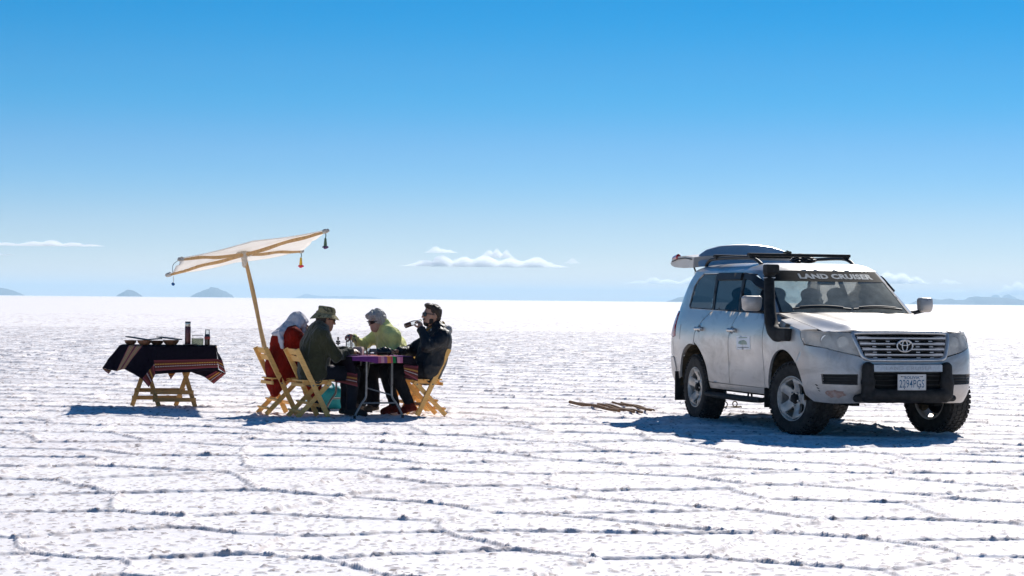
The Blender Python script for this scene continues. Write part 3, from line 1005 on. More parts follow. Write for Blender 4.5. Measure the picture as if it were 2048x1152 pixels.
_ch = [(CH_G, RZ_G, 'yellow wooden folding chair under the person in the green fleece'),
       (CH_R, RZ_R, 'yellow wooden folding chair under the person in the red coat, nearest the parasol pole'),
       (CH_B, RZ_B, 'yellow wooden folding chair under the person in the black jacket, rightmost of the four'),
       (CH_W, RZ_W, 'yellow wooden folding chair behind the person in the lime fleece')]
for i, (p, a, lb) in enumerate(_ch):
    c = chair if i == 0 else copy_tree(chair)
    c.location = p; c.rotation_euler = (0, 0, a)
    tag(c, lb, 'chair', 'folding chairs at the picnic table')

# ---------------------------------------------------------------- picnic table
TA = R(22)
T_R, T_A = rdir(TA), adir(TA)
TC = Vector((-1.80, 25.60, 0))
TL, TW, TZ = 1.44, .74, .735
tb = empty('picnic_table', TC, TA)
tag(tb, 'grey steel legged folding table standing between the four chairs', 'table')
MB().box((0, 0, TZ - .014), (TW, TL, .028), None, .006).build('tabletop', mat('table board', (.5, .47, .42), .6), tb)
for s in (-1, 1):
    y = s * .60
    fr = MB().tube(smoothpath([(-.30, y, .012), (-.285, y, .06), (-.225, y, .17), (-.170, y, .245), (-.160, y, .32), (-.160, y, .52), (-.160, y, .70)], 5), .0135, 10)
    fr.tube(smoothpath([(.30, y, .012), (.285, y, .06), (.225, y, .17), (.170, y, .245), (.160, y, .32), (.160, y, .52), (.160, y, .70)], 5), .0135, 10)
    fr.tube([(-.22, y, .185), (.22, y, .185)], .010, 8)
    l = fr.build('leg_frame', M_STEEL, tb)
    for q in (-1, 1):
        MB().lathe([(.016, 0), (.017, .03), (.015, .035)], 10, Matrix.Translation((q * .300, y, .002))).build('foot_cap', mat('black rubber', (.02, .02, .02), .8), l)
    MB().tube([(-.15, y, .50), (-.01, y - s * .32, .70)], .008, 8).build('brace', M_STEEL, tb)
    MB().tube([(.15, y, .28), (-.12, y - s * .10, .36)], .008, 8).build('brace', M_STEEL, tb)
def tp(r, a, z=0.): return TC + T_R * r + T_A * a + Vector((0, 0, z))

# the cloth on the picnic table
cl = Cloth()
zt = TZ + .006
hw, hl = TW / 2 + .012, TL / 2 + .012
# the top in bands running across it
cl.patch(tp(-hw, -hl, zt), tp(-.06, -hl, zt), tp(-.06, hl, zt), tp(-hw, hl, zt), 1, 6, 14, .0)
cl.patch(tp(-.06, -hl, zt), tp(.25, -hl, zt), tp(.25, hl, zt), tp(-.06, hl, zt), 2, 6, 14, 0, uvflip=True)
cl.patch(tp(.25, -hl, zt), tp(hw, -hl, zt), tp(hw, hl, zt), tp(.25, hl, zt), 1, 6, 14, 0)
# near end, a short drop
D0 = .075
cl.patch(tp(-hw, -hl, zt), tp(-.06, -hl, zt), tp(-.06, -hl - .012, zt - D0), tp(-hw, -hl - .02, zt - D0 * .6), 1, 12, 5, .008, 3)
cl.patch(tp(-.06, -hl, zt), tp(.25, -hl, zt), tp(.25, -hl - .012, zt - D0), tp(-.06, -hl - .012, zt - D0), 2, 12, 5, .006, 3, uvflip=True)
cl.patch(tp(.25, -hl, zt), tp(hw, -hl, zt), tp(hw, -hl - .01, zt - D0 * 1.3), tp(.25, -hl - .012, zt - D0), 0, 8, 5, .004, 3)
# left side hangs over the knees: dark with a red border; pulled up towards the corner
cl.patch(tp(-hw, -hl, zt), tp(-hw, .2, zt), tp(-hw - .03, .2, zt - .19), tp(-hw + .06, -hl - .02, zt - .20), 0, 12, 6, .012, 2.2, 1)
cl.patch(tp(-hw + .06, -hl - .02, zt - .20), tp(-hw - .03, .2, zt - .19), tp(-hw - .04, .2, zt - .31), tp(-hw + .07, -hl - .03, zt - .36), 3, 12, 5, .012, 2.2, 1)
cl.patch(tp(-hw, .2, zt), tp(-hw, hl, zt), tp(-hw - .02, hl, zt - .26), tp(-hw - .03, .2, zt - .31), 0, 8, 5, .01, 2.2, 1)
# right side over the lap of the man in black, corner turned out
cl.patch(tp(hw, -hl, zt), tp(hw, .3, zt), tp(hw + .05, .3, zt - .10), tp(hw + .05, -hl - .03, zt - .11), 0, 8, 5, .006, 2, 2)
cl.patch(tp(hw - .13, -hl - .02, zt - .10), tp(hw + .05, -hl - .03, zt - .11), tp(hw + .03, -hl - .07, zt - .29), tp(hw - .13, -hl - .06, zt - .20), 3, 8, 6, .004, 3, 2)
cl.patch(tp(hw + .05, -hl - .03, zt - .11), tp(hw + .05, .3, zt - .10), tp(hw + .06, .3, zt - .25), tp(hw + .03, -hl - .07, zt - .29), 3, 8, 6, .008, 3, 2)
# far end, long drop seen below the near edge
cl.patch(tp(-hw, hl, zt), tp(hw, hl, zt), tp(hw, hl + .03, zt - .19), tp(-hw, hl + .03, zt - .19), 0, 12, 5, .01, 3, 3)
cl.patch(tp(-hw, hl + .03, zt - .19), tp(hw, hl + .03, zt - .19), tp(hw, hl + .035, zt - .30), tp(-hw, hl + .035, zt - .30), 4, 12, 5, .01, 3, 3)
o = cl.build('tablecloth', [M_DARKCLOTH, M_PURPLE, M_PINKBAND, M_BAND, M_BROWNBAND])
tag(o, 'purple and dark woven cloth with bright stripes on the picnic table', 'tablecloth')

# ---------------------------------------------------------------- person in the green fleece and camouflage hat
def camo(name, cols, sc=22.):
    m, n, b = new_mat(name)
    t = noise(n, sc, 2, .5, dist=.8); r = ramp(n, t.outputs['Fac'], cols); r.color_ramp.interpolation = 'CONSTANT'
    n.links.new(r.outputs[0], b.inputs['Base Color']); b.inputs['Roughness'].default_value = .9
    b.inputs['Specular IOR Level'].default_value = .1
    t2 = noise(n, 120, 3); bump(n, t2.outputs['Fac'], .3, .003, b)
    return m
M_CAMO = camo('camouflage cotton', [(0, (.11, .095, .05)), (.42, (.30, .25, .14)), (.52, (.20, .18, .09)), (.60, (.38, .32, .19)), (.68, (.09, .075, .04))])
M_GREEN = mat('olive fleece', (.046, .046, .022), .95, spec=.12, var=.12, scale=14, bmp=.35, bscale=130, bdist=.003, sheen=.25, fold=.05, fscale=8)
M_BLACKTR = mat('black trousers', (.008, .0085, .011), .85, spec=.25, var=.2, scale=14, bmp=.2, bscale=90, bdist=.003, fold=.05, fscale=9)
M_NAVYTR = mat('charcoal trousers', (.014, .016, .024), .85, spec=.2, var=.2, scale=14, bmp=.2, bscale=90, bdist=.003)
M_HAIRD = mat('dark hair', (.022, .013, .008), .6, spec=.4, var=.25, scale=60, bmp=.6, bscale=120, bdist=.006)
M_HAIRB = mat('brown hair', (.055, .030, .014), .55, spec=.4, var=.3, scale=70, bmp=.7, bscale=130, bdist=.006)
M_HAIRG = mat('grey hair', (.55, .50, .44), .6, spec=.35, var=.2, scale=35, bmp=.8, bscale=80, bdist=.010, col2=(.30, .27, .24))
M_LENS = mat('dark lens', (.004, .004, .005), .25, spec=.4, var=.05)
M_FRAME = mat('black plastic', (.01, .01, .01), .35)
M_SHOED = mat('dark shoe', (.012, .011, .010), .7, var=.25, scale=30)
M_SHOEG = mat('dusty boot', (.17, .135, .10), .85, var=.3, scale=20)
M_BOOTR = mat('red suede boot', (.15, .018, .010), .85, spec=.15, var=.25, scale=18)
M_SALTDUST = mat('salt dusted sole', (.30, .27, .24), .9, var=.3, scale=30)

g = empty('person', CH_G + rdir(RZ_G) * .06, RZ_G)
tag(g, 'seated person in olive fleece and camouflage sun hat, leaning on the table', 'person')
J = dict(head=(.135, 0, 1.162), neck=(.045, 0, 1.05), chest=(.015, 0, .86), pelvis=(-.01, 0, .555),
         shl=(.055, .19, .985), ell=(.26, .25, .77), wrl=(.44, .12, .800),
         shr=(.025, -.20, .975), elr=(.190, -.255, .735), wrr=(.405, -.15, .795),
         hipl=(.03, .10, .545), knl=(.46, .13, .535), anl=(.44, .12, .105), toel=(.60, .13, .04),
         hipr=(.03, -.10, .545), knr=(.44, -.15, .53), anr=(.42, -.13, .105), toer=(.60, -.15, .04))
hm1 = hand_mesh((.405, -.15, .795), (.95, .25, .05), (.1, .5, -.8), .5, 1)
hm2 = hand_mesh((.44, .12, .800), (.9, -.4, .05), (.1, -.4, -.8), .5, -1)
body, T, M = person_body(g, J, M_SKIN3, [hm1, hm2], (1, 0, -.16), (.16, 0, 1), 1.06)
jk = jacket(g, J, M_GREEN, 'fleece_jacket', .016, .012, .004, .006, 3, .055)
trousers(g, J, M_NAVYTR, .006)
shoe(g, J['anl'], J['toel'], M_SHOED); shoe(g, J['anr'], J['toer'], M_SHOED)
h = Sdf(.007, .02)
h.ell(T(-.02, 0, .03), (.108, .086, .100), M); h.ell(T(-.07, 0, -.04), (.045, .066, .055), M)
h.sub_plane(T(.045, 0, 0), M @ np.array((1, 0, .35)), .015)
sdf_obj('hair', h, M_HAIRD, g)
sunglasses(g, T, M, M_LENS, M_FRAME)
# hat: crown and drooping brim
hat = MB()
n = 40
rings = [(.0, .112), (.05, .111), (.075, .106), (.088, .090), (.095, .062), (.100, .038), (.102, .030), (.120, .022), (.140, .008), (.156, -.008), (.158, -.010), (.142, .002), (.122, .014), (.098, .022)]
vs = []; fs = []
for (r, z) in rings:
    for j in range(n):
        a = 2 * math.pi * j / n
        drop = (-.020 * math.sin(a * 1) ** 2 - .012 * math.cos(2 * a + .5)) * max(0, (r - .10) / .055) + (-.035 * max(0, -math.cos(a)) if r > .105 else 0) * max(0, (r - .10) / .055)
        dent = .010 * math.sin(3 * a + z * 40) * (1 if .05 < r <= .098 and z > .04 else .2)
        vs.append(tuple(T((r + dent) * 1.08 * math.cos(a) - .012, (r + dent) * .95 * math.sin(a), z * 1.0 + .048 + drop)))
for i in range(len(rings) - 1):
    for j in range(n): fs.append((i * n + j, i * n + (j + 1) % n, (i + 1) * n + (j + 1) % n, (i + 1) * n + j))
hat.add(vs, fs, True)
ho = hat.build('sun_hat', M_CAMO, g, autosmooth=False)
hbnd = MB()
ringp = [T(1.10 * .100 * math.cos(2 * math.pi * j / 30) - .012, .985 * .100 * math.sin(2 * math.pi * j / 30), .084) for j in range(30)]
hbnd.tube(ringp, .0055, 6, closed=True).build('hat_band', M_CAMO, ho)
for a in (-1.9, -1.35, 1.35, 1.9):
    e = MB().lathe([(0, .0), (.007, .0), (.008, .004), (0, .004)], 8)
    c = Vector(T(1.08 * .098 * math.cos(a) - .012, .97 * .098 * math.sin(a), .048 + .062))
    q = Vector(M @ np.array((math.cos(a), math.sin(a), 0.0)))
    e.build('eyelet', M_FRAME, ho, loc=c, rot=q.to_track_quat('Z', 'Y').to_euler())
# pale cloth tied at the waist
w = Sdf(.006, .015); w.ell((.165, -.14, .60), (.055, .045, .030)); w.ell((.205, -.15, .575), (.04, .03, .04)); w.rough(.006, 30, 4)
sdf_obj('waist_cloth', w, mat('pale grey cotton', (.36, .31, .30), .9), g)

# ---------------------------------------------------------------- person in the red coat with white head scarf
M_RED = mat('red wool', (.27, .012, .004), .9, spec=.15, var=.15, scale=10, bmp=.4, bscale=110, bdist=.003, fold=.06, fscale=7)
M_SCARF = mat('white cotton scarf', (.74, .69, .70), .85, spec=.15, var=.08, scale=9, bmp=.2, bscale=120, bdist=.002, fold=.06, fscale=10)
g = empty('person', CH_R + rdir(RZ_R) * .065, RZ_R)
tag(g, 'seated person in long red coat, head wrapped in a white scarf, bent forward', 'person')
J = dict(head=(.185, .01, 1.115), neck=(.085, 0, 1.03), chest=(.02, 0, .87), pelvis=(-.02, 0, .56),
         shl=(.075, .19, .985), ell=(.29, .23, .80), wrl=(.33, .08, .98),
         shr=(.060, -.20, .975), elr=(.27, -.235, .80), wrr=(.31, -.085, .985),
         hipl=(.02, .10, .55), knl=(.45, .13, .53), anl=(.40, .12, .105), toel=(.57, .13, .04),
         hipr=(.02, -.10, .55), knr=(.43, -.14, .53), anr=(.36, -.13, .105), toer=(.53, -.14, .04))
hm1 = hand_mesh(J['wrr'], (-.15, .35, .9), (-1, .3, -.1), .35, -1)
hm2 = hand_mesh(J['wrl'], (-.15, -.35, .9), (-1, -.3, -.1), .35, 1)
body, T, M = person_body(g, J, M_SKIN, [hm1, hm2], (1, 0, -.42), (.42, 0, 1), 1.04)
S = Sdf(.0095, .05)
S.cone((.085, 0, 1.01), (.02, 0, .88), .105, .160, (1, .76, 1)); S.cone((.02, 0, .88), (-.03, 0, .60), .165, .18, (1, .78, 1), k=.06)
S.cone((-.05, 0, .60), (-.115, -.02, .38), .145, .095, (1, .62, 1), k=.08); S.cone((-.115, -.05, .40), (-.135, -.06, .27), .080, .050, (1, .55, 1), k=.06)
S.cone((.0, -.10, .55), (.36, -.16, .53), .115, .095); S.cone((.0, .10, .55), (.36, .14, .53), .115, .095)
S.cone((.33, -.17, .52), (.35, -.19, .27), .085, .075); S.cone((.35, .15, .52), (.38, .15, .27), .085, .075)
for s in ('l', 'r'):
    sh, el, wr = v3(*J['sh' + s]), v3(*J['el' + s]), v3(*J['wr' + s])
    S.cone(v3(*J['neck']) * .6 + sh * .4, sh, .088, .088); S.cone(sh, el, .082, .066); S.cone(el, el + (wr - el) * .9, .066, .050)
S.rough(.007, 7, 12, (1, 1, .5)); S.rough(.004, 18, 13)
sdf_obj('long_coat', S, M_RED, g)
shoe(g, J['anl'], J['toel'], M_SHOED); shoe(g, J['anr'], J['toer'], M_SHOED)
S = Sdf(.0075, .03)
S.ell(T(-.015, 0, .035), (.114, .092, .106), M)
S.ell(T(.060, 0, .060), (.050, .074, .034), M)
S.cone(T(-.05, 0, .0), (.055, -.01, 1.055), .080, .080, (1, .78, 1), k=.05)
S.cone((.055, 0, 1.065), (-.030, -.02, 1.02), .060, .055, (1, .58, 1.1), k=.05)
S.cone((-.03, -.05, 1.03), (-.145, -.07, .985), .038, .026, (1, .55, 1.3), k=.05)
S.cone((-.03, .06, 1.025), (-.10, .07, .995), .035, .025, (1, .6, 1.3), k=.05)
S.cone((-.075, -.13, .985), (-.095, -.185, .90), .034, .025, (.8, 1, 1), k=.04); S.cone((-.095, -.185, .90), (-.09, -.20, .83), .025, .020, k=.02)
S.cone(T(.05, -.07, .03), T(.08, -.085, -.10), .024, .018, k=.03); S.cone(T(.05, .07, .03), T(.08, .085, -.10), .024, .018, k=.03)
S.cone(T(.02, -.090, .05), (.10, -.13, 1.03), .02, .028, k=.04)
S.rough(.009, 9, 22, (1, 1, .5)); S.rough(.003, 22, 23)
sdf_obj('head_scarf', S, M_SCARF, g)

# ---------------------------------------------------------------- person in the lime fleece with grey hair
M_LIME = mat('lime fleece', (.86, .87, .29), .95, spec=.1, var=.10, scale=12, bmp=.4, bscale=120, bdist=.003, sheen=.3, fold=.03, fscale=9)
g = empty('person', CH_W + Vector((-.08, -.04, 0)), RZ_W)
tag(g, 'seated person in lime fleece and dark sunglasses reaching for a water bottle', 'person')
J = dict(head=(.365, .03, 1.145), neck=(.250, .03, 1.035), chest=(.17, .03, .86), pelvis=(.03, 0, .555),
         shl=(.215, .215, .96), ell=(.22, .30, .74), wrl=(.42, .25, .785),
         shr=(.24, -.15, .97), elr=(.46, -.215, .835), wrr=(.60, -.13, .945),
         hipl=(.07, .10, .545), knl=(.47, .14, .53), anl=(.44, .16, .115), toel=(.58, .22, .045),
         hipr=(.07, -.10, .545), knr=(.49, -.10, .53), anr=(.53, -.06, .115), toer=(.68, -.02, .045))
hm1 = hand_mesh(J['wrr'], (.95, .1, .2), (.0, .7, -.6), .7, 1)
hm2 = hand_mesh(J['wrl'], (.9, -.3, .05), (.1, -.4, -.8), .5, -1)
body, T, M = person_body(g, J, M_SKIN2, [hm1, hm2], (.95, .30, -.24), (.23, .08, 1), .98)
jacket(g, J, M_LIME, 'fleece_jacket', .008, .010, .002, .007, 31, .075)
trousers(g, J, M_BLACKTR, .008, 33, .006, .92, bell=.02)
shoe(g, J['anl'], J['toel'], M_SHOEG); shoe(g, J['anr'], J['toer'], M_SHOEG)
S = Sdf(.0065, .02)
S.ell(T(-.022, 0, .050), (.113, .100, .104), M); S.ell(T(-.085, 0, .0), (.062, .088, .085), M); S.ell(T(.035, 0, .098), (.062, .072, .040), M)
for s in (-1, 1): S.ell(T(-.03, s * .082, .01), (.05, .024, .062), M); S.ell(T(.075, s * .045, .082), (.026, .036, .026), M)
S.rough(.012, 30, 41); S.rough(.006, 60, 42)
sdf_obj('hair', S, M_HAIRG, g)
sunglasses(g, T, M, M_LENS, M_FRAME, .036, .020, .022)
# inner dark collar
S = Sdf(.006, .02); nk = v3(*J['neck']); S.cone(nk + (.02, 0, .03), nk + (.05, .0, .055), .062, .056); S.rough(.003, 20, 2)
sdf_obj('inner_collar', S, M_FRAME, g)

# ---------------------------------------------------------------- bearded man in black drinking from a bottle
M_BLACKJ = mat('black jacket', (.010, .011, .013), .55, spec=.45, var=.25, scale=9, bmp=.25, bscale=45, bdist=.006, fold=.05, fscale=7)
g = empty('person', CH_B, RZ_B)
tag(g, 'seated person in black jacket and sunglasses, leaning back and drinking from a bottle', 'person')
J = dict(head=(-.075, .01, 1.225), neck=(-.145, 0, 1.062), chest=(-.135, 0, .87), pelvis=(-.02, 0, .56),
         shl=(-.165, .195, .950), ell=(.070, .285, .855), wrl=(.095, .115, 1.055),
         shr=(-.13, -.195, .945), elr=(.07, -.26, .80), wrr=(.28, -.17, .785),
         hipl=(.02, .10, .555), knl=(.44, .15, .55), anl=(.235, .13, .135), toel=(.375, .15, .055),
         hipr=(.02, -.10, .555), knr=(.48, -.09, .54), anr=(.37, -.05, .115), toer=(.53, -.04, .045))
hm1 = hand_mesh(J['wrl'], (.08, -.30, .85), (.35, -.8, -.25), .75, -1)
hm2 = hand_mesh(J['wrr'], (.95, .1, 0), (.1, .3, -.8), .5, 1)
body, T, M = person_body(g, J, M_SKIN, [hm1, hm2], (1, .05, .06), (-.06, 0, 1), 1.06)
jacket(g, J, M_BLACKJ, 'jacket', .012, .018, .006, .007, 51, .02)
trousers(g, J, M_BLACKTR, .008, 53)
for s in ('l', 'r'):
    kn, an = v3(*J['kn' + s]), v3(*J['an' + s]); d_ = (kn - an) / np.linalg.norm(kn - an)
    shoe(g, an, J['toe' + s], M_BOOTR, 'boot', .17, shaft_dir=d_, wide=1.12)
S = Sdf(.0065, .02)
S.ell(T(-.02, 0, .048), (.108, .086, .100), M); S.ell(T(-.07, 0, -.01), (.045, .074, .07), M); S.ell(T(.05, 0, .115), (.045, .062, .032), M)
S.sub_plane(T(.052, 0, .062), M @ np.array((1, 0, -.75)), .012)
S.rough(.006, 40, 61)
sdf_obj('hair', S, M_HAIRB, g)
S = Sdf(.0055, .015)
S.ell(T(.050, 0, -.090), (.047, .053, .040), M); S.ell(T(.022, .052, -.055), (.030, .016, .045), M); S.ell(T(.022, -.052, -.055), (.030, .016, .045), M)
S.cone(T(.095, -.022, -.044), T(.095, .022, -.044), .008); S.rough(.003, 60, 63)
sdf_obj('beard', S, M_HAIRD, g)
sunglasses(g, T, M, M_LENS, M_FRAME, .034, .024)
# grey hood lying on the back and ochre lining at the neck
S = Sdf(.0075, .03); S.cone((-.265, -.09, 1.045), (-.265, .09, 1.045), .052, .052, (1, 1, .9)); S.cone((-.26, .09, 1.05), (-.16, .10, 1.095), .042, .028); S.cone((-.26, -.09, 1.05), (-.16, -.10, 1.095), .042, .028); S.cone((-.16, .10, 1.095), (-.050, .085, 1.05), .026, .018); S.rough(.007, 18, 71)
sdf_obj('hood', S, mat('pale grey hood', (.42, .39, .36), .9), g)
S = Sdf(.006, .02); S.cone((-.195, -.06, 1.125), (-.195, .06, 1.125), .034, .034); S.cone((-.195, .06, 1.125), (-.06, .072, 1.075), .026, .020); S.cone((-.06, .072, 1.075), (-.02, .01, 1.05), .018, .016); S.rough(.004, 25, 72)
sdf_obj('neck_lining', S, mat('ochre cotton', (.50, .26, .05), .9), g)
MOUTH_B = g
# the bottle he drinks from
def glass_mat(name, tint, rough=.03, fac=.78):
    m = bpy.data.materials.new(name); m.use_nodes = True; n = m.node_tree; n.nodes.clear()
    o = nd(n, 'ShaderNodeOutputMaterial'); t = nd(n, 'ShaderNodeBsdfTransparent'); gl = nd(n, 'ShaderNodeBsdfGlossy'); mx = nd(n, 'ShaderNodeMixShader'); fr = nd(n, 'ShaderNodeFresnel')
    tx = noise(n, 14, 3); rr = ramp(n, tx.outputs['Fac'], [(.2, tuple(c * .92 for c in tint)), (.7, tint)])
    n.links.new(rr.outputs[0], t.inputs[0]); gl.inputs['Roughness'].default_value = rough
    fr.inputs[0].default_value = 1.5
    n.links.new(fr.outputs[0], mx.inputs[0]); n.links.new(t.outputs[0], mx.inputs[1]); n.links.new(gl.outputs[0], mx.inputs[2]); n.links.new(mx.outputs[0], o.inputs[0])
    return m
M_CLEAR = glass_mat('clear glass', (.90, .93, .93))
M_BROWNG = mat('brown bottle glass', (.10, .035, .012), .12, spec=.7, var=.2)
bot = empty('glass_bottle')
mw = Matrix.Translation(CH_B) @ Matrix.Rotation(RZ_B, 4, 'Z')
p0 = mw @ Vector((.058, .012, 1.172)); p1 = mw @ Vector((.275, .03, 1.098))
bot.location = p1
bot.rotation_euler = (p0 - p1).to_track_quat('Z', 'Y').to_euler()
MB().lathe([(0, 0), (.028, 0), (.031, .006), (.031, .075)], 20).build('bottle_base', M_BROWNG, bot)
MB().lathe([(.031, .0752), (.031, .12), (.026, .145), (.015, .175), (.0125, .21), (.014, .215), (.014, .228), (.010, .228)], 20).build('bottle_neck', M_CLEAR, bot)
tag(bot, 'small brown ended bottle raised to the mouth of the person in black', 'bottle')

# ---------------------------------------------------------------- things on the picnic table
zc = TZ + .010
def on(px, py, z=zc):
    """point on the table plane under a photo pixel's column: pixel column px, distance from table position"""
    return None
M_STEELP = mat('polished steel', (.45, .45, .45), .2, .95)
M_NAPKIN = mat('cream card', (.62, .50, .42), .8, var=.05)
M_BLACKP = mat('black camera plastic', (.010, .010, .011), .45, spec=.5, bmp=.2, bscale=300, bdist=.001)
M_WATER = glass_mat('water bottle plastic', (.86, .90, .90), .06)
def lathe_thing(name, prof, m, loc, label, cat, n=20, group=None):
    o = MB().lathe(prof, n).build(name, m, loc=loc)
    return tag(o, label, cat, group)
# tall clear water bottle held by the person in lime
wb = empty('water_bottle', at(697, 700, 25.55) + Vector((0, 0, 0)))
wb.location.z = zc
MB().lathe([(0, 0), (.030, 0), (.033, .006), (.033, .05), (.031, .06), (.033, .07), (.033, .155), (.026, .185), (.014, .205), (.013, .225)], 20).build('bottle_body', M_WATER, wb)
MB().lathe([(.015, .222), (.015, .242), (0, .243)], 16).build('cap', mat('blue cap', (.02, .12, .22), .5), wb)
tag(wb, 'clear plastic water bottle under the hand of the person in lime', 'bottle')
wb2 = empty('water_bottle', at(708, 700, 25.75)); wb2.location.z = zc
MB().lathe([(0, 0), (.030, 0), (.032, .006), (.032, .05), (.030, .06), (.032, .07), (.032, .15), (.025, .178), (.013, .198), (.012, .215)], 20).build('bottle_body', M_WATER, wb2)
MB().lathe([(.014, .212), (.014, .230), (0, .231)], 16).build('cap', mat('dark cap', (.03, .03, .04), .5), wb2)
tag(wb2, 'second clear water bottle behind the napkin box', 'bottle')
# black condiment stand
cs = empty('condiment_stand', at(676, 703, 25.62)); cs.location.z = zc
tag(cs, 'black condiment stand with a thin upright stem beside the green sleeve', 'condiment stand')
MB().lathe([(0, 0), (.062, 0), (.064, .008), (.058, .014), (0, .014)], 20).build('tray', M_BLACKP, cs)
MB().tube([(0, 0, .012), (0, 0, .21)], .0045, 8).build('stem', M_STEEL, cs)
kb = MB()
for (x, z, r) in ((0, .20, .014), (0, .178, .012), (-.016, .158, .012), (.016, .158, .012), (0, .150, .015), (-.020, .135, .010), (.020, .135, .010), (0, .125, .014)):
    kb.lathe([(0, -r), (r * .7, -r * .7), (r, 0), (r * .7, r * .7), (0, r)], 10, Matrix.Translation((x, 0, z)))
kb.build('finial', M_BLACKP, cs)
for q in (-1, 1):
    j = MB().lathe([(0, 0), (.022, 0), (.023, .004), (.023, .062), (.019, .066)], 16, Matrix.Translation((q * .034, -.01, .0145))).build('jar', M_CLEAR, cs)
    MB().lathe([(.0235, .064), (.0235, .082), (0, .083)], 16, Matrix.Translation((q * .034, -.01, .0145))).build('lid', M_BLACKP, j)
    MB().lathe([(0, .003), (.020, .003), (.020, .040), (0, .040)], 14, Matrix.Translation((q * .034, -.01, .0145))).build('spice', mat('spice', (.30, .20, .12), .9), j)
# cream napkin box
nb = empty('napkin_box', at(717, 705, 25.45), R(-12)); nb.location.z = zc
tag(nb, 'cream napkin box standing left of the black camera', 'box')
poly = [(-.058, 0), (.058, 0), (.058, .070), (.048, .098), (-.050, .098), (-.058, .085)]
Mx = Matrix.Rotation(math.pi / 2, 4, 'X')
MB().prism(poly, -.05, .05, Mx, .004).build('box_body', M_NAPKIN, nb)
MB().prism([(x * .8 + .002, y * .62 + .008) for x, y in [(-.03 + .035 * math.cos(t), .0 + .075 * math.sin(t)) for t in [k * math.pi / 10 for k in range(11)]]], .051, .054, Mx).build('box_window', mat('brown print', (.16, .06, .03), .8), nb)
def glass(px, Y, h, r, label):
    o = empty('drinking_glass', at(px, 705, Y)); o.location.z = zc
    MB().lathe([(0, 0), (r * .85, 0), (r, h), (r - .003, h), (r * .8, .010), (0, .010)], 18).build('glass_wall', M_CLEAR, o)
    return tag(o, label, 'glass')
glass(737, 25.25, .085, .026, 'small clear drinking glass between napkin box and camera')
glass(690, 25.75, .095, .028, 'clear drinking glass left of the water bottles')
glass(730, 25.55, .080, .025, 'clear drinking glass half hidden behind the napkin box')
# camera with strap
cm = empty('photo_camera', at(768, 705, 25.20), R(14)); cm.location.z = zc
tag(cm, 'black camera lying on the near end of the table with its strap hanging down', 'camera')
S = Sdf(.004, .012); S.cone((-.06, 0, .042), (.055, 0, .042), .036, .036, (1, .8, 1)); S.ell((.062, -.01, .045), (.026, .032, .046)); S.ell((-.068, 0, .045), (.022, .030, .044)); S.ell((.0, 0, .084), (.034, .026, .022)); S.sub_plane((0, 0, .004), (0, 0, -1), .004)
sdf_obj('camera_body', S, M_BLACKP, cm)
MB().lathe([(0, 0), (.034, 0), (.036, .01), (.036, .05), (.033, .055), (.030, .05), (0, .045)], 20, Matrix.Translation((.0, .03, .043)) @ Matrix.Rotation(-math.pi / 2, 4, 'X')).build('lens', M_BLACKP, cm)
for x, r in ((-.045, .010), (.050, .012)):
    MB().lathe([(0, 0), (r, 0), (r, .012), (r * .8, .014), (0, .014)], 12, Matrix.Translation((x, 0, .082))).build('dial', M_BLACKP, cm)
MB().tube(smoothpath([(.085, -.01, .07), (.115, -.02, .065), (.135, -.03, .035), (.14, -.05, .010)], 6), .006, 6, flat=.4).build('strap', M_BLACKP, cm)
_q = [(.02, -.03, .03), (.03, -.075, .014), (.035, -.115, .008), (.04, -.142, -.05), (.05, -.150, -.20), (.035, -.150, -.30), (.06, -.150, -.37), (.09, -.150, -.30), (.085, -.150, -.15), (.095, -.145, -.05), (.09, -.115, .006), (.07, -.05, .02)]
MB().tube(smoothpath(_q, 6), .007, 6, flat=.35).build('strap', M_BLACKP, cm)
# plate with bread before the person in green
pl = empty('bread_plate', at(704, 706, 25.15)); pl.location.z = zc
MB().lathe([(0, 0), (.05, 0), (.085, .010), (.086, .013), (.05, .004), (0, .004)], 24).build('plate', mat('white ceramic', (.7, .68, .66), .3), pl)
S = Sdf(.005, .01); S.ell((.0, .0, .026), (.052, .034, .028)); S.rough(-.003, 40, 3); S.sub_plane((0, 0, .005), (0, 0, -1), .003)
sdf_obj('bread', S, mat('brown bread', (.28, .13, .05), .9, bmp=.4, bscale=80), pl)
tag(pl, 'small plate with brown bread at the hands of the person in green', 'plate')

# ---------------------------------------------------------------- turquoise bag
bg_ = empty('cool_bag', (-2.36, 26.85, 0), R(10))
tag(bg_, 'turquoise bag on the ground behind the green fleece person’s chair'.replace('’s', 's'), 'bag')
M_TURQ = mat('turquoise nylon', (.010, .34, .38), .6, var=.15, scale=10, bmp=.5, bscale=25, bdist=.01)
S = Sdf(.009, .03); S.cone((-.15, 0, .10), (.15, 0, .10), .10, .10, k=.05); S.cone((-.14, 0, .20), (.14, 0, .20), .105, .105, k=.06); S.sub_plane((0, 0, .004), (0, 0, -1), .012); S.rough(.006, 10, 3)
sdf_obj('bag_body', S, M_TURQ, bg_)
for y in (-.075, .075):
    MB().tube(smoothpath([(-.09, y, .27), (-.08, y * .8, .33), (0, y * .5, .36), (.08, y * .8, .33), (.09, y, .27)], 6), .010, 8, flat=.5).build('handle', M_TURQ, bg_)

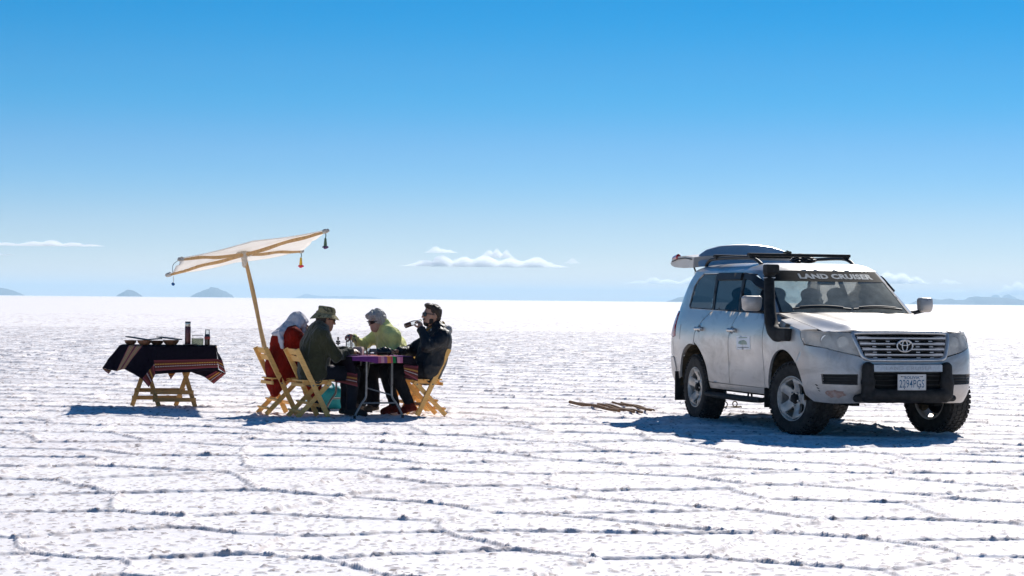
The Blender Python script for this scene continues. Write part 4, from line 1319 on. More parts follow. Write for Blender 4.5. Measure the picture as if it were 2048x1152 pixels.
# ---------------------------------------------------------------- serving table at the left
stb = empty('serving_table', (-4.45, 27.02, 0))
tag(stb, 'wooden folding table with crossed legs under the dark cloth at the left', 'table')
O = Vector(stb.location)
STZ = .795
feet = [gnd(264, 812.5), gnd(318.7, 816), gnd(351, 812.5), gnd(391, 816)]
tops = [at(303, 700, 26.9), at(280, 700, 27.2), at(392, 700, 26.9), at(354, 700, 27.2)]
for f_, t_ in zip(feet, tops):
    t_.z = STZ - .035
    d_ = (f_ - t_).normalized()
    f_ = f_ - d_ * .012
    MB().bar(f_ - O, t_ - O, .030, .058, (1, 0, 0)).build('leg', M_TABLEWOOD, stb)
def legpt(i, z):
    f_, t_ = feet[i], tops[i]; k = z / t_.z
    return f_ * (1 - k) + t_ * k
for (i, j, z, yy) in ((0, 2, .215, .034), (1, 3, .20, -.034), (1, 3, .105, -.034), (0, 2, .115, .034)):
    a_, b_ = legpt(i, z), legpt(j, z); e_ = (b_ - a_).normalized() * .045
    MB().bar(a_ - O - e_ + Vector((0, yy, 0)), b_ - O + e_ + Vector((0, yy, 0)), .022, .052).build('rail', M_TABLEWOOD, stb)
MB().box((.055, .02, STZ - .018), (1.12, .62, .032), None, .005).build('tabletop', M_TABLEWOOD, stb)
MB().box((-.16, .02, STZ - .06), (.04, .60, .05), None, .004).build('batten', M_TABLEWOOD, stb)
MB().box((.33, .02, STZ - .06), (.04, .60, .05), None, .004).build('batten', M_TABLEWOOD, stb)
# its cloth, patch by patch (points read off the photograph on the cloth's own plane)
YF, YB = 26.70, 27.37
def zp(x, y, Y=YF): return at(120 + x / 5.008, 620 + y / 5.008, Y)
c2 = Cloth()
ztop = STZ + .008
fl, fr_ = zp(597, 345), zp(1560, 357)
for p_ in (fl, fr_): p_.z = ztop
bl, br = at(247, 690, YB), at(433, 690, YB); bl.z = br.z = ztop
def top(x): # point on the front edge
    k = (x - 597) / (1560 - 597); p_ = fl * (1 - k) + fr_ * k; return p_
def bk(x):
    k = (x - 597) / (1560 - 597); return bl * (1 - k) + br * k
def f1(x, y, dy=0): return zp(x, y, YF - .03 + dy)
c2.patch(bk(597), bk(690), top(690), top(597), 0, 4, 8)
c2.patch(bk(690), bk(760), top(760), top(690), 2, 4, 8, uvflip=True)
c2.patch(bk(760), bk(830), top(830), top(760), 2, 4, 8, uvflip=True)
c2.patch(bk(830), bk(1560), top(1560), top(830), 0, 14, 8)
c2.patch(top(597), top(690), f1(565, 612, -.05), f1(422, 580, .02), 0, 8, 12, .012, 3)
c2.patch(f1(422, 580, .02), f1(515, 603, -.02), f1(488, 640, -.04), f1(450, 612, .0), 1, 5, 3)
c2.patch(top(690), top(757), f1(602, 600, -.07), f1(565, 612, -.05), 2, 6, 12, .010, 3, uvflip=True)
c2.patch(top(757), top(764), f1(607, 598, -.07), f1(602, 600, -.07), 0, 2, 12, .010, 3)
c2.patch(top(764), top(830), f1(645, 590, -.06), f1(607, 598, -.07), 2, 6, 12, .010, 3, uvflip=True)
c2.patch(top(830), top(945), f1(820, 690, -.02), f1(645, 590, -.06), 0, 8, 12, .012, 3)
c2.patch(top(945), top(950), f1(940, 545, -.01), f1(820, 690, -.02), 0, 8, 12, .010, 3)
c2.patch(f1(940, 545, -.01), f1(955, 640, .02), f1(890, 775, .0), f1(820, 690, -.02), 1, 8, 8, .004, uvflip=False)
c2.patch(top(950), top(1560), f1(1578, 490, .01), f1(940, 503, -.01), 0, 18, 8, .008, 2.5)
c2.patch(f1(940, 503, -.01), f1(1578, 490, .01), f1(1585, 578, .02), f1(948, 615, .02), 1, 22, 8, .006, 2.5)
c2.patch(f1(948, 615, .02), f1(1585, 578, .02), f1(1590, 605, .04), f1(955, 642, .03), 0, 22, 3, .006, 2.5)
c2.patch(top(1560), br + Vector((.0, -.3, 0)), zp(1625, 505, YF + .12), f1(1578, 490, .01), 0, 6, 8, .006, 3)
c2.patch(f1(1578, 490, .01), zp(1625, 505, YF + .12), zp(1662, 632, YF + .10), f1(1588, 585, .02), 1, 6, 6, .004, 3)
c2.patch(f1(1310, 620, .14), f1(1590, 600, .03), zp(1662, 634, YF + .10), f1(1450, 672, .12), 0, 8, 6, .004)
c2.patch(f1(1450, 672, .12), f1(1560, 612, .05), zp(1662, 636, YF + .10), zp(1540, 740, YF + .08), 1, 8, 6, .0)
# sides and back hang down too
c2.patch(bl, fl, f1(422, 580, .02), zp(450, 560, YB - .1), 0, 6, 8, .01, 3)
c2.patch(br + Vector((0, -.3, 0)), br, zp(1600, 560, YB), zp(1625, 505, YF + .12), 0, 5, 6, .008, 3)
c2.patch(bl, br, zp(1560, 520, YB + .05), zp(560, 520, YB + .05), 0, 14, 6, .012, 3)
c2.patch(zp(1000, 520, YB + .05), zp(1250, 520, YB + .05), zp(1170, 612, YB + .06), zp(1075, 620, YB + .06), 1, 6, 6)
c2.patch(zp(1075, 620, YB + .06), zp(1170, 612, YB + .06), zp(1112, 692, YB + .06), zp(1108, 692, YB + .06), 1, 6, 6)
o = c2.build('tablecloth', [M_DARKCLOTH, M_BAND, M_BAND2])
tag(o, 'dark woven cloth with red striped border on the left table', 'tablecloth')
# dishes
M_CLAY = mat('clay bowl', (.24, .10, .045), .6, var=.25, scale=30)
zs = ztop + .004
def bowl(px, Y, r, h, label, tilt=0):
    o = MB().lathe([(0, 0), (r * .55, 0), (r * .85, h * .45), (r, h), (r * .95, h), (r * .8, h * .5), (r * .5, .012), (0, .010)], 26).build('bowl', M_CLAY, loc=at(px, 690, Y))
    o.location.z = zs
    return tag(o, label, 'bowl', 'clay bowls on the left table')
bowl(261, 26.92, .080, .058, 'leftmost small clay bowl under the tilted board')
bowl(289, 26.80, .095, .062, 'clay bowl second from the left on the serving table')
bowl(314, 26.98, .088, .055, 'clay bowl in the middle of the row, half covered by a lid')
bowl(342, 26.88, .105, .065, 'widest clay bowl, nearest the flask')
M_SLATE = mat('grey green lid', (.055, .075, .075), .55, var=.3, scale=20)
def board(a, b, w, t, label, name='serving_board'):
    o = MB().bar((0, 0, 0), Vector(b) - Vector(a), w, t, (0, 0, 1)).build(name, M_SLATE, loc=a)
    return tag(o, label, 'board', 'flat boards lying across the clay bowls')
zb = lambda px, z, Y: Vector((at(px, 690, Y).x, Y, z))
board(zb(254, zs + .105, 26.92), zb(294, zs + .068, 26.86), .12, .014, 'tilted dark board resting on the left two clay bowls')
board(zb(293, zs + .067, 26.90), zb(322, zs + .083, 26.98), .13, .012, 'dark board bridging the two middle clay bowls')
board(zb(318, zs + .104, 26.98), zb(359, zs + .074, 26.88), .15, .012, 'dark board covering the widest clay bowl')
# flask
fk = empty('vacuum_flask', at(375.5, 684, 26.90)); fk.location.z = zs
MB().lathe([(0, 0), (.036, 0), (.038, .006), (.038, .235), (.036, .242)], 24).build('flask_body', mat('maroon enamel', (.13, .025, .025), .25, .3, spec=.6), fk)
cpf = MB().lathe([(.0355, .2425), (.036, .2435), (.036, .295), (.033, .302), (0, .303)], 24).build('cup_lid', mat('brushed steel cup', (.55, .53, .46), .3, .9), fk)
MB().lathe([(.0365, .288), (.0365, .3), (.033, .305), (0, .3055)], 24).build('lid_rim', M_BLACKP, cpf)
tag(fk, 'tall maroon vacuum flask with steel cup lid', 'flask')
# plate under the flask
lathe_thing('plate', [(0, 0), (.06, 0), (.10, .012), (.101, .015), (.06, .005), (0, .005)], mat('grey ceramic', (.30, .28, .26), .4), at(381, 690, 26.86) * 1., 'grey plate lying before the maroon flask', 'plate').location.z = zs
# clear food box with lid, propped open
fb = empty('food_box', at(395, 690, 27.05), R(8)); fb.location.z = zs
tag(fb, 'clear plastic food box between flask and dark drink bottle', 'box')
M_CLOUDY = glass_mat('cloudy plastic', (.66, .68, .62), .25)
b_ = MB(); b_.prism([(-.075, -.055), (.075, -.055), (.075, .055), (-.075, .055)], 0, .004); 
for (c_, d_) in (((0, -.054, .045), (.15, .004, .085)), ((0, .054, .045), (.15, .004, .085)), ((-.074, 0, .045), (.004, .104, .085)), ((.074, 0, .045), (.004, .104, .085))): b_.box(c_, d_)
b_.build('box_body', M_CLOUDY, fb)
MB().bar((-.072, .0, .125), (.070, .0, .128), .115, .006).build('box_lid', M_NAPKIN, fb)
MB().bar((-.06, .05, .03), (-.06, .05, .125), .006, .1, (0, 1, 0)).build('box_wall', M_CLOUDY, fb)
# dark drink bottle
db = empty('drink_bottle', at(414.5, 690, 26.84)); db.location.z = zs
tag(db, 'dark drink bottle with red label at the right of the serving table', 'bottle')
MB().lathe([(0, 0), (.026, 0), (.034, .008), (.036, .03), (.034, .055), (.036, .075), (.037, .11), (.034, .135), (.031, .148)], 22).build('drink', mat('dark cola', (.030, .010, .006), .15, spec=.6), db)
MB().lathe([(.0318, .149), (.030, .165), (.029, .172), (.0285, .20), (.024, .202)], 22).build('bottle_neck', M_CLEAR, db)
MB().lathe([(.0372, .082), (.0380, .088), (.0380, .108), (.0368, .114)], 22).build('label_band', mat('red label', (.45, .045, .03), .5), db)
MB().lathe([(.030, .199), (.030, .207), (0, .208)], 18).build('cap', M_BLACKP, db)

# ---------------------------------------------------------------- parasol
def solve(px, py, sx, sy):
    g_ = gnd(sx, sy); Y = g_.y + 2.6
    for _ in range(20):
        p_ = at(px, py, Y); Y = g_.y + 1.32 * p_.z
    return at(px, py, Y)
PA, PB, PC, PD = solve(651, 461, 400.5, 834), solve(602, 501, 379.6, 814.7), solve(338, 548, 148, 813.3), solve(362, 517, 128, 830.7)
HUB = (PA + PB + PC + PD) / 4
base = gnd(556, 805); base.z = -.02
hub_px = at(488.5, 506, HUB.y)
HUB = Vector((hub_px.x, HUB.y, hub_px.z))
par = empty('parasol', (base.x, base.y, 0))
O = Vector(par.location)
tag(par, 'homemade cream cloth parasol on a leaning wooden pole', 'parasol')
def branch(a, b, r0, r1, seed, n=14):
    a, b = Vector(a), Vector(b); pts = []; rr = []
    rs = random.Random(seed)
    ph = rs.random() * 6
    for i in range(n + 1):
        t = i / n; w = math.sin(math.pi * t)
        pts.append(a.lerp(b, t) + Vector((.006 * math.sin(7 * t + ph), .006 * math.cos(5 * t + ph), .010 * math.sin(9 * t + ph))) * w)
        rr.append((r0 + (r1 - r0) * t) * (1 + .08 * math.sin(17 * t + ph)))
    return MB().tube(pts, rr, 10)
branch(base - O, HUB - O - Vector((0, 0, .02)), .032, .028, 3, 20).build('pole', M_POLE, par)
drop = Vector((0, 0, -.045))
M_LASH = mat('white lashing cord', (.62, .56, .48), .9, var=.2, scale=60, bmp=.6, bscale=150, bdist=.004)
for k, (c_, r_) in enumerate(((PA, .026), (PB, .022), (PC, .024), (PD, .024))):
    d_ = (c_ - HUB).normalized()
    b_ = branch(HUB - O + d_ * .05 + drop * .6, c_ - O + drop * .25 + d_ * .03, r_, r_ * .82, 10 + k).build('arm', M_POLE, par)
    S = Sdf(.006, .012); e_ = c_ - O + drop * .2 + d_ * .012; S.cone(e_ - d_ * .03, e_ + d_ * .02, .030, .026); S.rough(.006, 40, k)
    sdf_obj('lashing', S, M_LASH, b_)
S = Sdf(.007, .03); h_ = HUB - O + drop * .5
S.cone(h_ + Vector((-.075, 0, .0)), h_ + Vector((.075, 0, .015)), .036, .036); S.cone(h_, h_ + Vector((.012, 0, -.14)), .042, .036); S.rough(.008, 26, 5)
sdf_obj('hub_lashing', S, M_LASH, par)
# canopy: sagging cloth, thicker hems
mC, nC, bC = new_mat('cream canopy cloth')
tC = noise(nC, 6, 5); rC = ramp(nC, tC.outputs['Fac'], [(.3, (.94, .90, .84)), (.65, (.97, .94, .90))])
trC = nd(nC, 'ShaderNodeBsdfTranslucent'); mxC = nd(nC, 'ShaderNodeMixShader'); mxC.inputs[0].default_value = .72
oC = nC.nodes['Material Output']
nC.links.new(rC.outputs[0], bC.inputs['Base Color']); nC.links.new(rC.outputs[0], trC.inputs[0]); bC.inputs['Roughness'].default_value = .9
bC.inputs['Specular IOR Level'].default_value = .1
nC.links.new(bC.outputs[0], mxC.inputs[1]); nC.links.new(trC.outputs[0], mxC.inputs[2]); nC.links.new(mxC.outputs[0], oC.inputs[0])
N = 26; V = []; F = []
up_ = (PA - PC).cross(PB - PD).normalized()
if up_.z < 0: up_ = -up_
for j in range(N + 1):
    for i in range(N + 1):
        u, v = i / N, j / N
        p_ = (PD * (1 - u) + PA * u) * (1 - v) + (PC * (1 - u) + PB * u) * v
        e_ = min(u, 1 - u, v, 1 - v)
        diag = min(abs(u - v), abs(u + v - 1))
        cen = 1 - 2 * max(abs(u - .5), abs(v - .5))
        sag = -.10 * math.sin(math.pi * min(1, diag * 2)) * (1 - .35 * cen) * (.5 + .5 * (1 - cen)) * .55
        h_ = .045 * cen + sag * .45 + .045 * math.sin(math.pi * u) * (1 - v) ** 2 + .006 * math.sin(23 * u + 5 * v) * math.sin(19 * v)
        # edges curve inwards between the arm ends
        c_ = (PA + PB + PC + PD) / 4
        pull = .012 * (math.sin(math.pi * u) * (abs(v - .5) * 2) ** 6 + math.sin(math.pi * v) * (abs(u - .5) * 2) ** 6)
        p_ = p_.lerp(c_, pull) + up_ * h_
        V.append(p_ - O)
for j in range(N):
    for i in range(N):
        q = j * (N + 1) + i; F.append((q, q + 1, q + N + 2, q + N + 1))
me = bpy.data.meshes.new('canopy'); me.from_pydata(V, [], F); me.update()
for p_ in me.polygons: p_.use_smooth = True
can = link('canopy', me, mC, par)
sm = can.modifiers.new('thickness', 'SOLIDIFY'); sm.thickness = .004; sm.offset = 0
MB().tube([V[i] for i in range(0, N + 1)], .008, 6).build('hem', mC, can)
MB().tube([V[N * (N + 1) + i] for i in range(0, N + 1)], .007, 6).build('hem', mC, can)
# tassels
def tassel(corner, dx, cols, L, pom=False):
    t_ = empty('tassel', corner - O + Vector((dx, 0, -.03)), 0, par)
    if pom:
        MB().tube([(0, 0, 0), (.004, 0, -L * .5), (0, 0, -L)], .004, 6).build('cord', M_LASH, t_)
        S = Sdf(.004, .005); S.ell((0, 0, -L - .020), (.024, .024, .024)); S.rough(-.004, 60, 3)
        sdf_obj('pompom', S, mat('blue yarn', (.01, .10, .30), .9), t_)
        return
    MB().tube([(0, 0, .02), (.006, 0, -L * .2), (0, 0, -L * .42)], .006, 6).build('cord', mat('teal yarn', (.01, .06, .07), .9), t_)
    MB().lathe([(.010, -L * .36), (.017, -L * .42), (.016, -L * .5), (.021, -L * .7), (.024, -L * .93), (.022, -L * .95)], 12).build('skirt', cols[0], t_)
    S = Sdf(.0045, .008); S.ell((0, 0, -L * .97), (.036, .032, .022)); S.rough(-.010, 60, 2)
    sdf_obj('fringe', S, cols[1], t_)
tassel(PA, .0, (mat('grey green yarn', (.12, .20, .12), .9), mat('violet yarn', (.13, .06, .17), .9)), .20)
tassel(PB, .0, (mat('yellow yarn', (.80, .50, .05), .9), mat('pink red yarn', (.75, .05, .10), .9)), .20)
tassel(PC, .06, None, .09, True)
MB().tube(smoothpath([PD - O + Vector((-.03, 0, -.02)), (PD + PC) / 2 - O + Vector((-.02, -.02, .02)), PC - O + Vector((.05, 0, .02))], 8), .004, 6).build('cord', mat('dark cord', (.03, .03, .04), .9), par)

# ---------------------------------------------------------------- sticks and iron rod on the ground
_sticks = [((1140, 809), (1238, 827), .030, 'longest brown stick, lying leftmost of the pile on the salt'),
           ((1196, 813), (1268, 829), .024, 'brown stick in the middle of the pile beside the vehicle shadow'),
           ((1212, 814), (1284, 829.5), .024, 'brown stick just right of the middle of the pile'),
           ((1243, 811), (1307, 826), .026, 'rightmost brown stick of the pile touching the shadow'),
           ((1225, 813), (1298, 828.5), .020, 'thin brown stick squeezed between the two right sticks')]
for k, (a_, b_, r_, lb) in enumerate(_sticks):
    A, B = gnd(*a_), gnd(*b_); r_ *= .78
    A.z = r_ + .012 + (.03 if k == 4 else 0); B.z = r_ + .012 + (.03 if k == 4 else 0)
    o = branch(A * 0, B - A, r_, r_ * .85, 30 + k, 16).build('stick', M_STICK, loc=A)
    tag(o, lb, 'stick', 'sticks lying by the vehicle')
rod = empty('iron_rod', gnd(1462, 818))
tag(rod, 'rusty iron rod with two upright rings lying behind the vehicle', 'rod')
M_RUST = mat('rusty iron', (.20, .13, .05), .8, .3, var=.3, scale=30)
A, B = gnd(1441, 819) - rod.location, gnd(1482, 817) - rod.location
MB().tube([A + Vector((0, 0, .02)), B + Vector((0, 0, .02))], .016, 8).build('bar', M_RUST, rod)
for t_ in (.22, .70):
    c_ = A.lerp(B, t_) + Vector((0, 0, .065))
    MB().tube([c_ + Vector((.030 * math.cos(2 * math.pi * i / 16), .01 * math.sin(2 * math.pi * i / 16), .034 * math.sin(2 * math.pi * i / 16))) for i in range(16)], .008, 6, closed=True).build('ring', M_RUST, rod)

# ---------------------------------------------------------------- the vehicle
CARA = .2756
CARP = Vector((3.942, 23.04, 0)) + Vector((-math.cos(CARA), -math.sin(CARA), 0)) * .02
car = empty('off_road_car', CARP, CARA - math.pi / 2)
tag(car, 'dusty silver off-road car with black snorkel, roof rails and raised tailgate', 'car')

def table(pts, sm=.02):
    xs = np.array([p[0] for p in pts]); ys = np.array([p[1] for p in pts])
    g_ = np.linspace(xs[0] - .3, xs[-1] + .3, 900)
    y = np.interp(g_, xs, ys)
    # extend linearly at both ends, then smooth
    y = np.where(g_ < xs[0], ys[0] + (g_ - xs[0]) * (ys[1] - ys[0]) / (xs[1] - xs[0]), y)
    y = np.where(g_ > xs[-1], ys[-1] + (g_ - xs[-1]) * (ys[-1] - ys[-2]) / (xs[-1] - xs[-2]), y)
    st = (g_[1] - g_[0]); k = np.exp(-.5 * (np.arange(-60, 61) * st / sm) ** 2); k /= k.sum()
    y2 = np.convolve(np.pad(y, 60, mode='edge'), k, 'valid')
    return lambda v: np.interp(v, g_, y2)
W_Z = table([(.36, .895), (.42, .918), (.50, .940), (.58, .946), (.68, .950), (.80, .962), (.92, .974), (1.02, .978), (1.10, .972), (1.18, .956), (1.25, .937), (1.30, .919), (1.35, .902), (1.5, .865), (1.65, .825), (1.80, .775)], .03)
XF_Z = table([(.36, .79), (.42, .85), (.50, .890), (.60, .905), (.70, .905), (.80, .885), (.88, .868), (.98, .848), (1.08, .815), (1.14, .775), (1.20, .70)], .025)
XW_Z = table([(1.28, -.45), (1.34, -.53), (1.55, -.82), (1.70, -1.03), (1.80, -1.17)], .02)
XR_Z = table([(.36, -3.95), (.5, -4.08), (.65, -4.13), (.85, -4.11), (1.0, -4.06), (1.15, -3.99), (1.3, -3.92), (1.5, -3.83), (1.65, -3.75), (1.80, -3.66)], .04)
def flare(x, z):
    wz = np.exp(-((z - .72) / .24) ** 2)
    return wz * (.016 * np.exp(-((x + .12) / .40) ** 4) + .018 * np.exp(-((x + 2.90) / .42) ** 4))
def frontp(z):
    """plan of the front (lower body) or of the windscreen at height z: x0, ax, n"""
    lo = z < 1.24
    x0 = np.where(lo, .05, XW_Z(z) - .42)
    ax = np.where(lo, XF_Z(z) - .05, .42)
    return x0, ax, np.where(lo, np.interp(z, [.5, .86, 1.05, 1.15], [3.9, 3.7, 3.1, 2.9]), 3.0)
def wside(x, z):
    """half width of the body at x, z"""
    x = np.asarray(x, float); z = np.asarray(z, float)
    w = W_Z(z) + flare(x, z)
    x0, ax, n_ = frontp(z)
    t = np.clip((x - x0) / ax, 0, 1)
    f_ = (1 - t ** n_) ** (1 / n_)
    xr = XR_Z(z); t2 = np.clip((-3.05 - x) / (-3.05 - xr), 0, 1)
    r_ = (1 - t2 ** 4.4) ** (1 / 4.4)
    return w * f_ * r_
def m_side(p):
    p = np.asarray(p, float)
    return np.stack([p[:, 0], wside(p[:, 0], p[:, 1]), p[:, 1]], 1)
_PHI = np.linspace(0, math.pi / 2, 240)
def _wrap(z, rear=False):
    z = float(z)
    if rear:
        x0, ax, n_ = -3.05, XR_Z(z) + 3.05, 4.4
    else:
        x0, ax, n_ = [float(v) for v in frontp(np.array(z))]
    c = np.cos(_PHI) ** (2 / n_); s = np.sin(_PHI) ** (2 / n_)
    x = x0 + ax * c
    y = (W_Z(z) + flare(x, z)) * s
    L = np.concatenate([[0], np.cumsum(np.hypot(np.diff(x), np.diff(y)))])
    return x, y, L / L[-1]
_wc = {}
def wrapc(z, rear=False):
    k = (round(float(z), 4), rear)
    if k not in _wc: _wc[k] = _wrap(k[0], rear)
    return _wc[k]
def m_wrap(p, rear=False):
    out = []
    for a, z in p:
        x, y, L = wrapc(z, rear)
        t = abs(a)
        out.append((np.interp(t, L, x), math.copysign(np.interp(t, L, y), a), z))
    return np.array(out)
def m_rear(p): return m_wrap(p, True)
def aY(y, z, rear=False):
    x, yy, L = wrapc(z, rear); return float(np.interp(abs(y), yy, L)) * (1 if y >= 0 else -1)
def aX(x, z, rear=False):
    xx, yy, L = wrapc(z, rear)
    return float(np.interp(x, xx[::-1], L[::-1])) if not rear else float(np.interp(x, xx, L))
# tops
ZC = table([(-.75, 1.35), (-.6, 1.335), (-.3, 1.305), (0, 1.272), (.3, 1.243), (.55, 1.206), (.70, 1.165), (.79, 1.126)], .05)
ZE = table([(-.75, 1.325), (-.68, 1.315), (-.3, 1.25), (0, 1.19), (.3, 1.14), (.5, 1.122), (.7, 1.105), (.85, 1.095)], .05)
def m_hood(p):
    p = np.asarray(p, float); x, y = p[:, 0], np.abs(p[:, 1])
    ze = np.minimum(ZE(x), 1.235); wt = wside(np.minimum(x, .55), np.minimum(ze, 1.2))
    r_ = np.clip(y / np.maximum(wt, .3), 0, 1)
    q = np.clip((r_ - .50) / .5, 0, 1)
    g_ = .55 * q ** 2 + .45 * np.clip((q - .12) / .5, 0, 1) ** 2 * (3 - 2 * np.clip((q - .12) / .5, 0, 1)) * 1.0
    z = ZC(x) - (ZC(x) - ZE(x)) * np.clip(g_, 0, 1)
    # the bonnet sinks slightly beside its raised middle
    z = z - .012 * np.exp(-((r_ - .50) / .10) ** 2) * np.clip((.72 - x) / .3, 0, 1)
    return np.stack([x, p[:, 1], z], 1)
ROOF_EDGE = []
def m_roof(p):
    p = np.asarray(p, float); x, y = p[:, 0], np.abs(p[:, 1])
    E_ = np.array(ROOF_EDGE); A_, B_ = E_[:-1], E_[1:]
    q = np.stack([x, y], 1)[:, None, :]; ab = (B_ - A_)[None]; t = np.clip(((q - A_[None]) * ab).sum(-1) / np.maximum((ab ** 2).sum(-1), 1e-9), 0, 1)
    d = np.sqrt((((A_[None] + ab * t[..., None]) - q) ** 2).sum(-1)).min(1)
    k = 1 - (1 - np.clip(d / .34, 0, 1)) ** 2.4
    top_ = .085 + .014 * np.exp(-((x + 2.5) / .8) ** 2)
    return np.stack([x, p[:, 1], 1.80 + top_ * k], 1)

def inside(P, poly):
    x, y = P[:, 0], P[:, 1]; c = np.zeros(len(P), bool); k = len(poly)
    for i in range(k):
        x1, y1 = poly[i]; x2, y2 = poly[(i + 1) % k]
        if y1 == y2: continue
        h_ = ((y1 > y) != (y2 > y)) & (x < (x2 - x1) * (y - y1) / (y2 - y1) + x1)
        c ^= h_
    return c
def resample(poly, res):
    out = []
    k = len(poly)
    for i in range(k):
        a, b = np.array(poly[i], float), np.array(poly[(i + 1) % k], float)
        m = max(1, int(math.ceil(np.linalg.norm((b - a)) / res)))
        for j in range(m): out.append(tuple(a + (b - a) * j / m))
    return out
def arc(cx, cz, r, a0, a1, n_=14, sx=1.):
    return [(cx + r * sx * math.cos(R(a0 + (a1 - a0) * i / n_)), cz + r * math.sin(R(a0 + (a1 - a0) * i / n_))) for i in range(n_ + 1)]
def panel_vf(poly, fmap, res=.05, skirt=.025, holes=(), off=0., aspect=1.):
    """sheet cut to a polygon on a surface, with its edges turned in"""
    sc = np.array((aspect, 1.))
    loops = [resample([tuple(np.array(q) * sc) for q in poly], res)] + [resample([tuple(np.array(q) * sc) for q in h_], res) for h_ in holes]
    pts = []; edges = []
    for lp in loops:
        o_ = len(pts)
        pts += lp; edges += [(o_ + i, o_ + (i + 1) % len(lp)) for i in range(len(lp))]
    A = np.array(loops[0]); lo, hi = A.min(0), A.max(0)
    gx, gy = np.meshgrid(np.arange(lo[0] + res / 2, hi[0], res), np.arange(lo[1] + res / 2, hi[1], res))
    G = np.stack([gx.ravel(), gy.ravel()], 1)
    G = G + (np.random.default_rng(3).random(G.shape) - .5) * res * .08
    ok = inside(G, loops[0])
    for h_ in loops[1:]: ok &= ~inside(G, h_)
    G = G[ok]
    if len(G):
        B = np.array(pts)
        d = np.sqrt(((G[:, None, :] - B[None, :, :]) ** 2).sum(-1)).min(1)
        G = G[d > res * .45]
    allp = [Vector(p) for p in pts] + [Vector(p) for p in G]
    v2, _, f2, *_r = geometry.delaunay_2d_cdt(allp, edges, [], 0, 1e-6)
    v2 = np.array([tuple(v) for v in v2]); f2 = np.array([f for f in f2 if len(f) == 3])
    cen = v2[f2].mean(1)
    ok = inside(cen, loops[0])
    for h_ in loops[1:]: ok &= ~inside(cen, h_)
    f2 = f2[ok]
    q = v2 / sc
    P = fmap(q)
    e = 1e-3
    n_ = np.cross(fmap(q + (e, 0)) - fmap(q - (e, 0)), fmap(q + (0, e)) - fmap(q - (0, e)))
    n_ /= np.maximum(np.linalg.norm(n_, axis=1), 1e-9)[:, None]
    out = P - np.array((-1.4, 0, .95)); sgn = np.sign((n_ * out).sum(1)); n_ = n_ * np.where(sgn == 0, 1, sgn)[:, None]
    P = P + n_ * off
    V = list(P); F = [tuple(f) for f in f2]
    # boundary edges
    cnt = {}
    for f in f2:
        for i in range(3):
            a, b = f[i], f[(i + 1) % 3]
            k = (min(a, b), max(a, b)); cnt.setdefault(k, []).append((a, b))
    be = [v[0] for v in cnt.values() if len(v) == 1]
    if skirt > 0:
        ids = sorted({i for e_ in be for i in e_}); m1 = {}; m2 = {}
        for i in ids:
            m1[i] = len(V); V.append(P[i]); m2[i] = len(V); V.append(P[i] - n_[i] * skirt)
        for a, b in be: F.append((m1[a], m1[b], m2[b], m2[a]))
    return V, F
def panel(name, poly, fmap, m, parent=None, side=0, **kw):
    """side 0: as mapped; -1 right of the car, +1 left"""
    V, F = panel_vf(poly, fmap, **kw)
    if side: V = [(p[0], p[1] * side, p[2]) for p in V]
    me = bpy.data.meshes.new(name)
    me.from_pydata([tuple(p) for p in V], [], F); me.update()
    bm = bmesh.new(); bm.from_mesh(me)
    bmesh.ops.recalc_face_normals(bm, faces=bm.faces[:])
    # open sheets: face outwards
    tot = sum(f.calc_area() * f.normal.dot(f.calc_center_median() - Vector((-1.4, 0, .95))) for f in bm.faces)
    if tot < 0: bmesh.ops.reverse_faces(bm, faces=bm.faces[:])
    for f in bm.faces: f.smooth = True
    bm.to_mesh(me); bm.free()
    return link(name, me, m, parent if parent is not None else car)

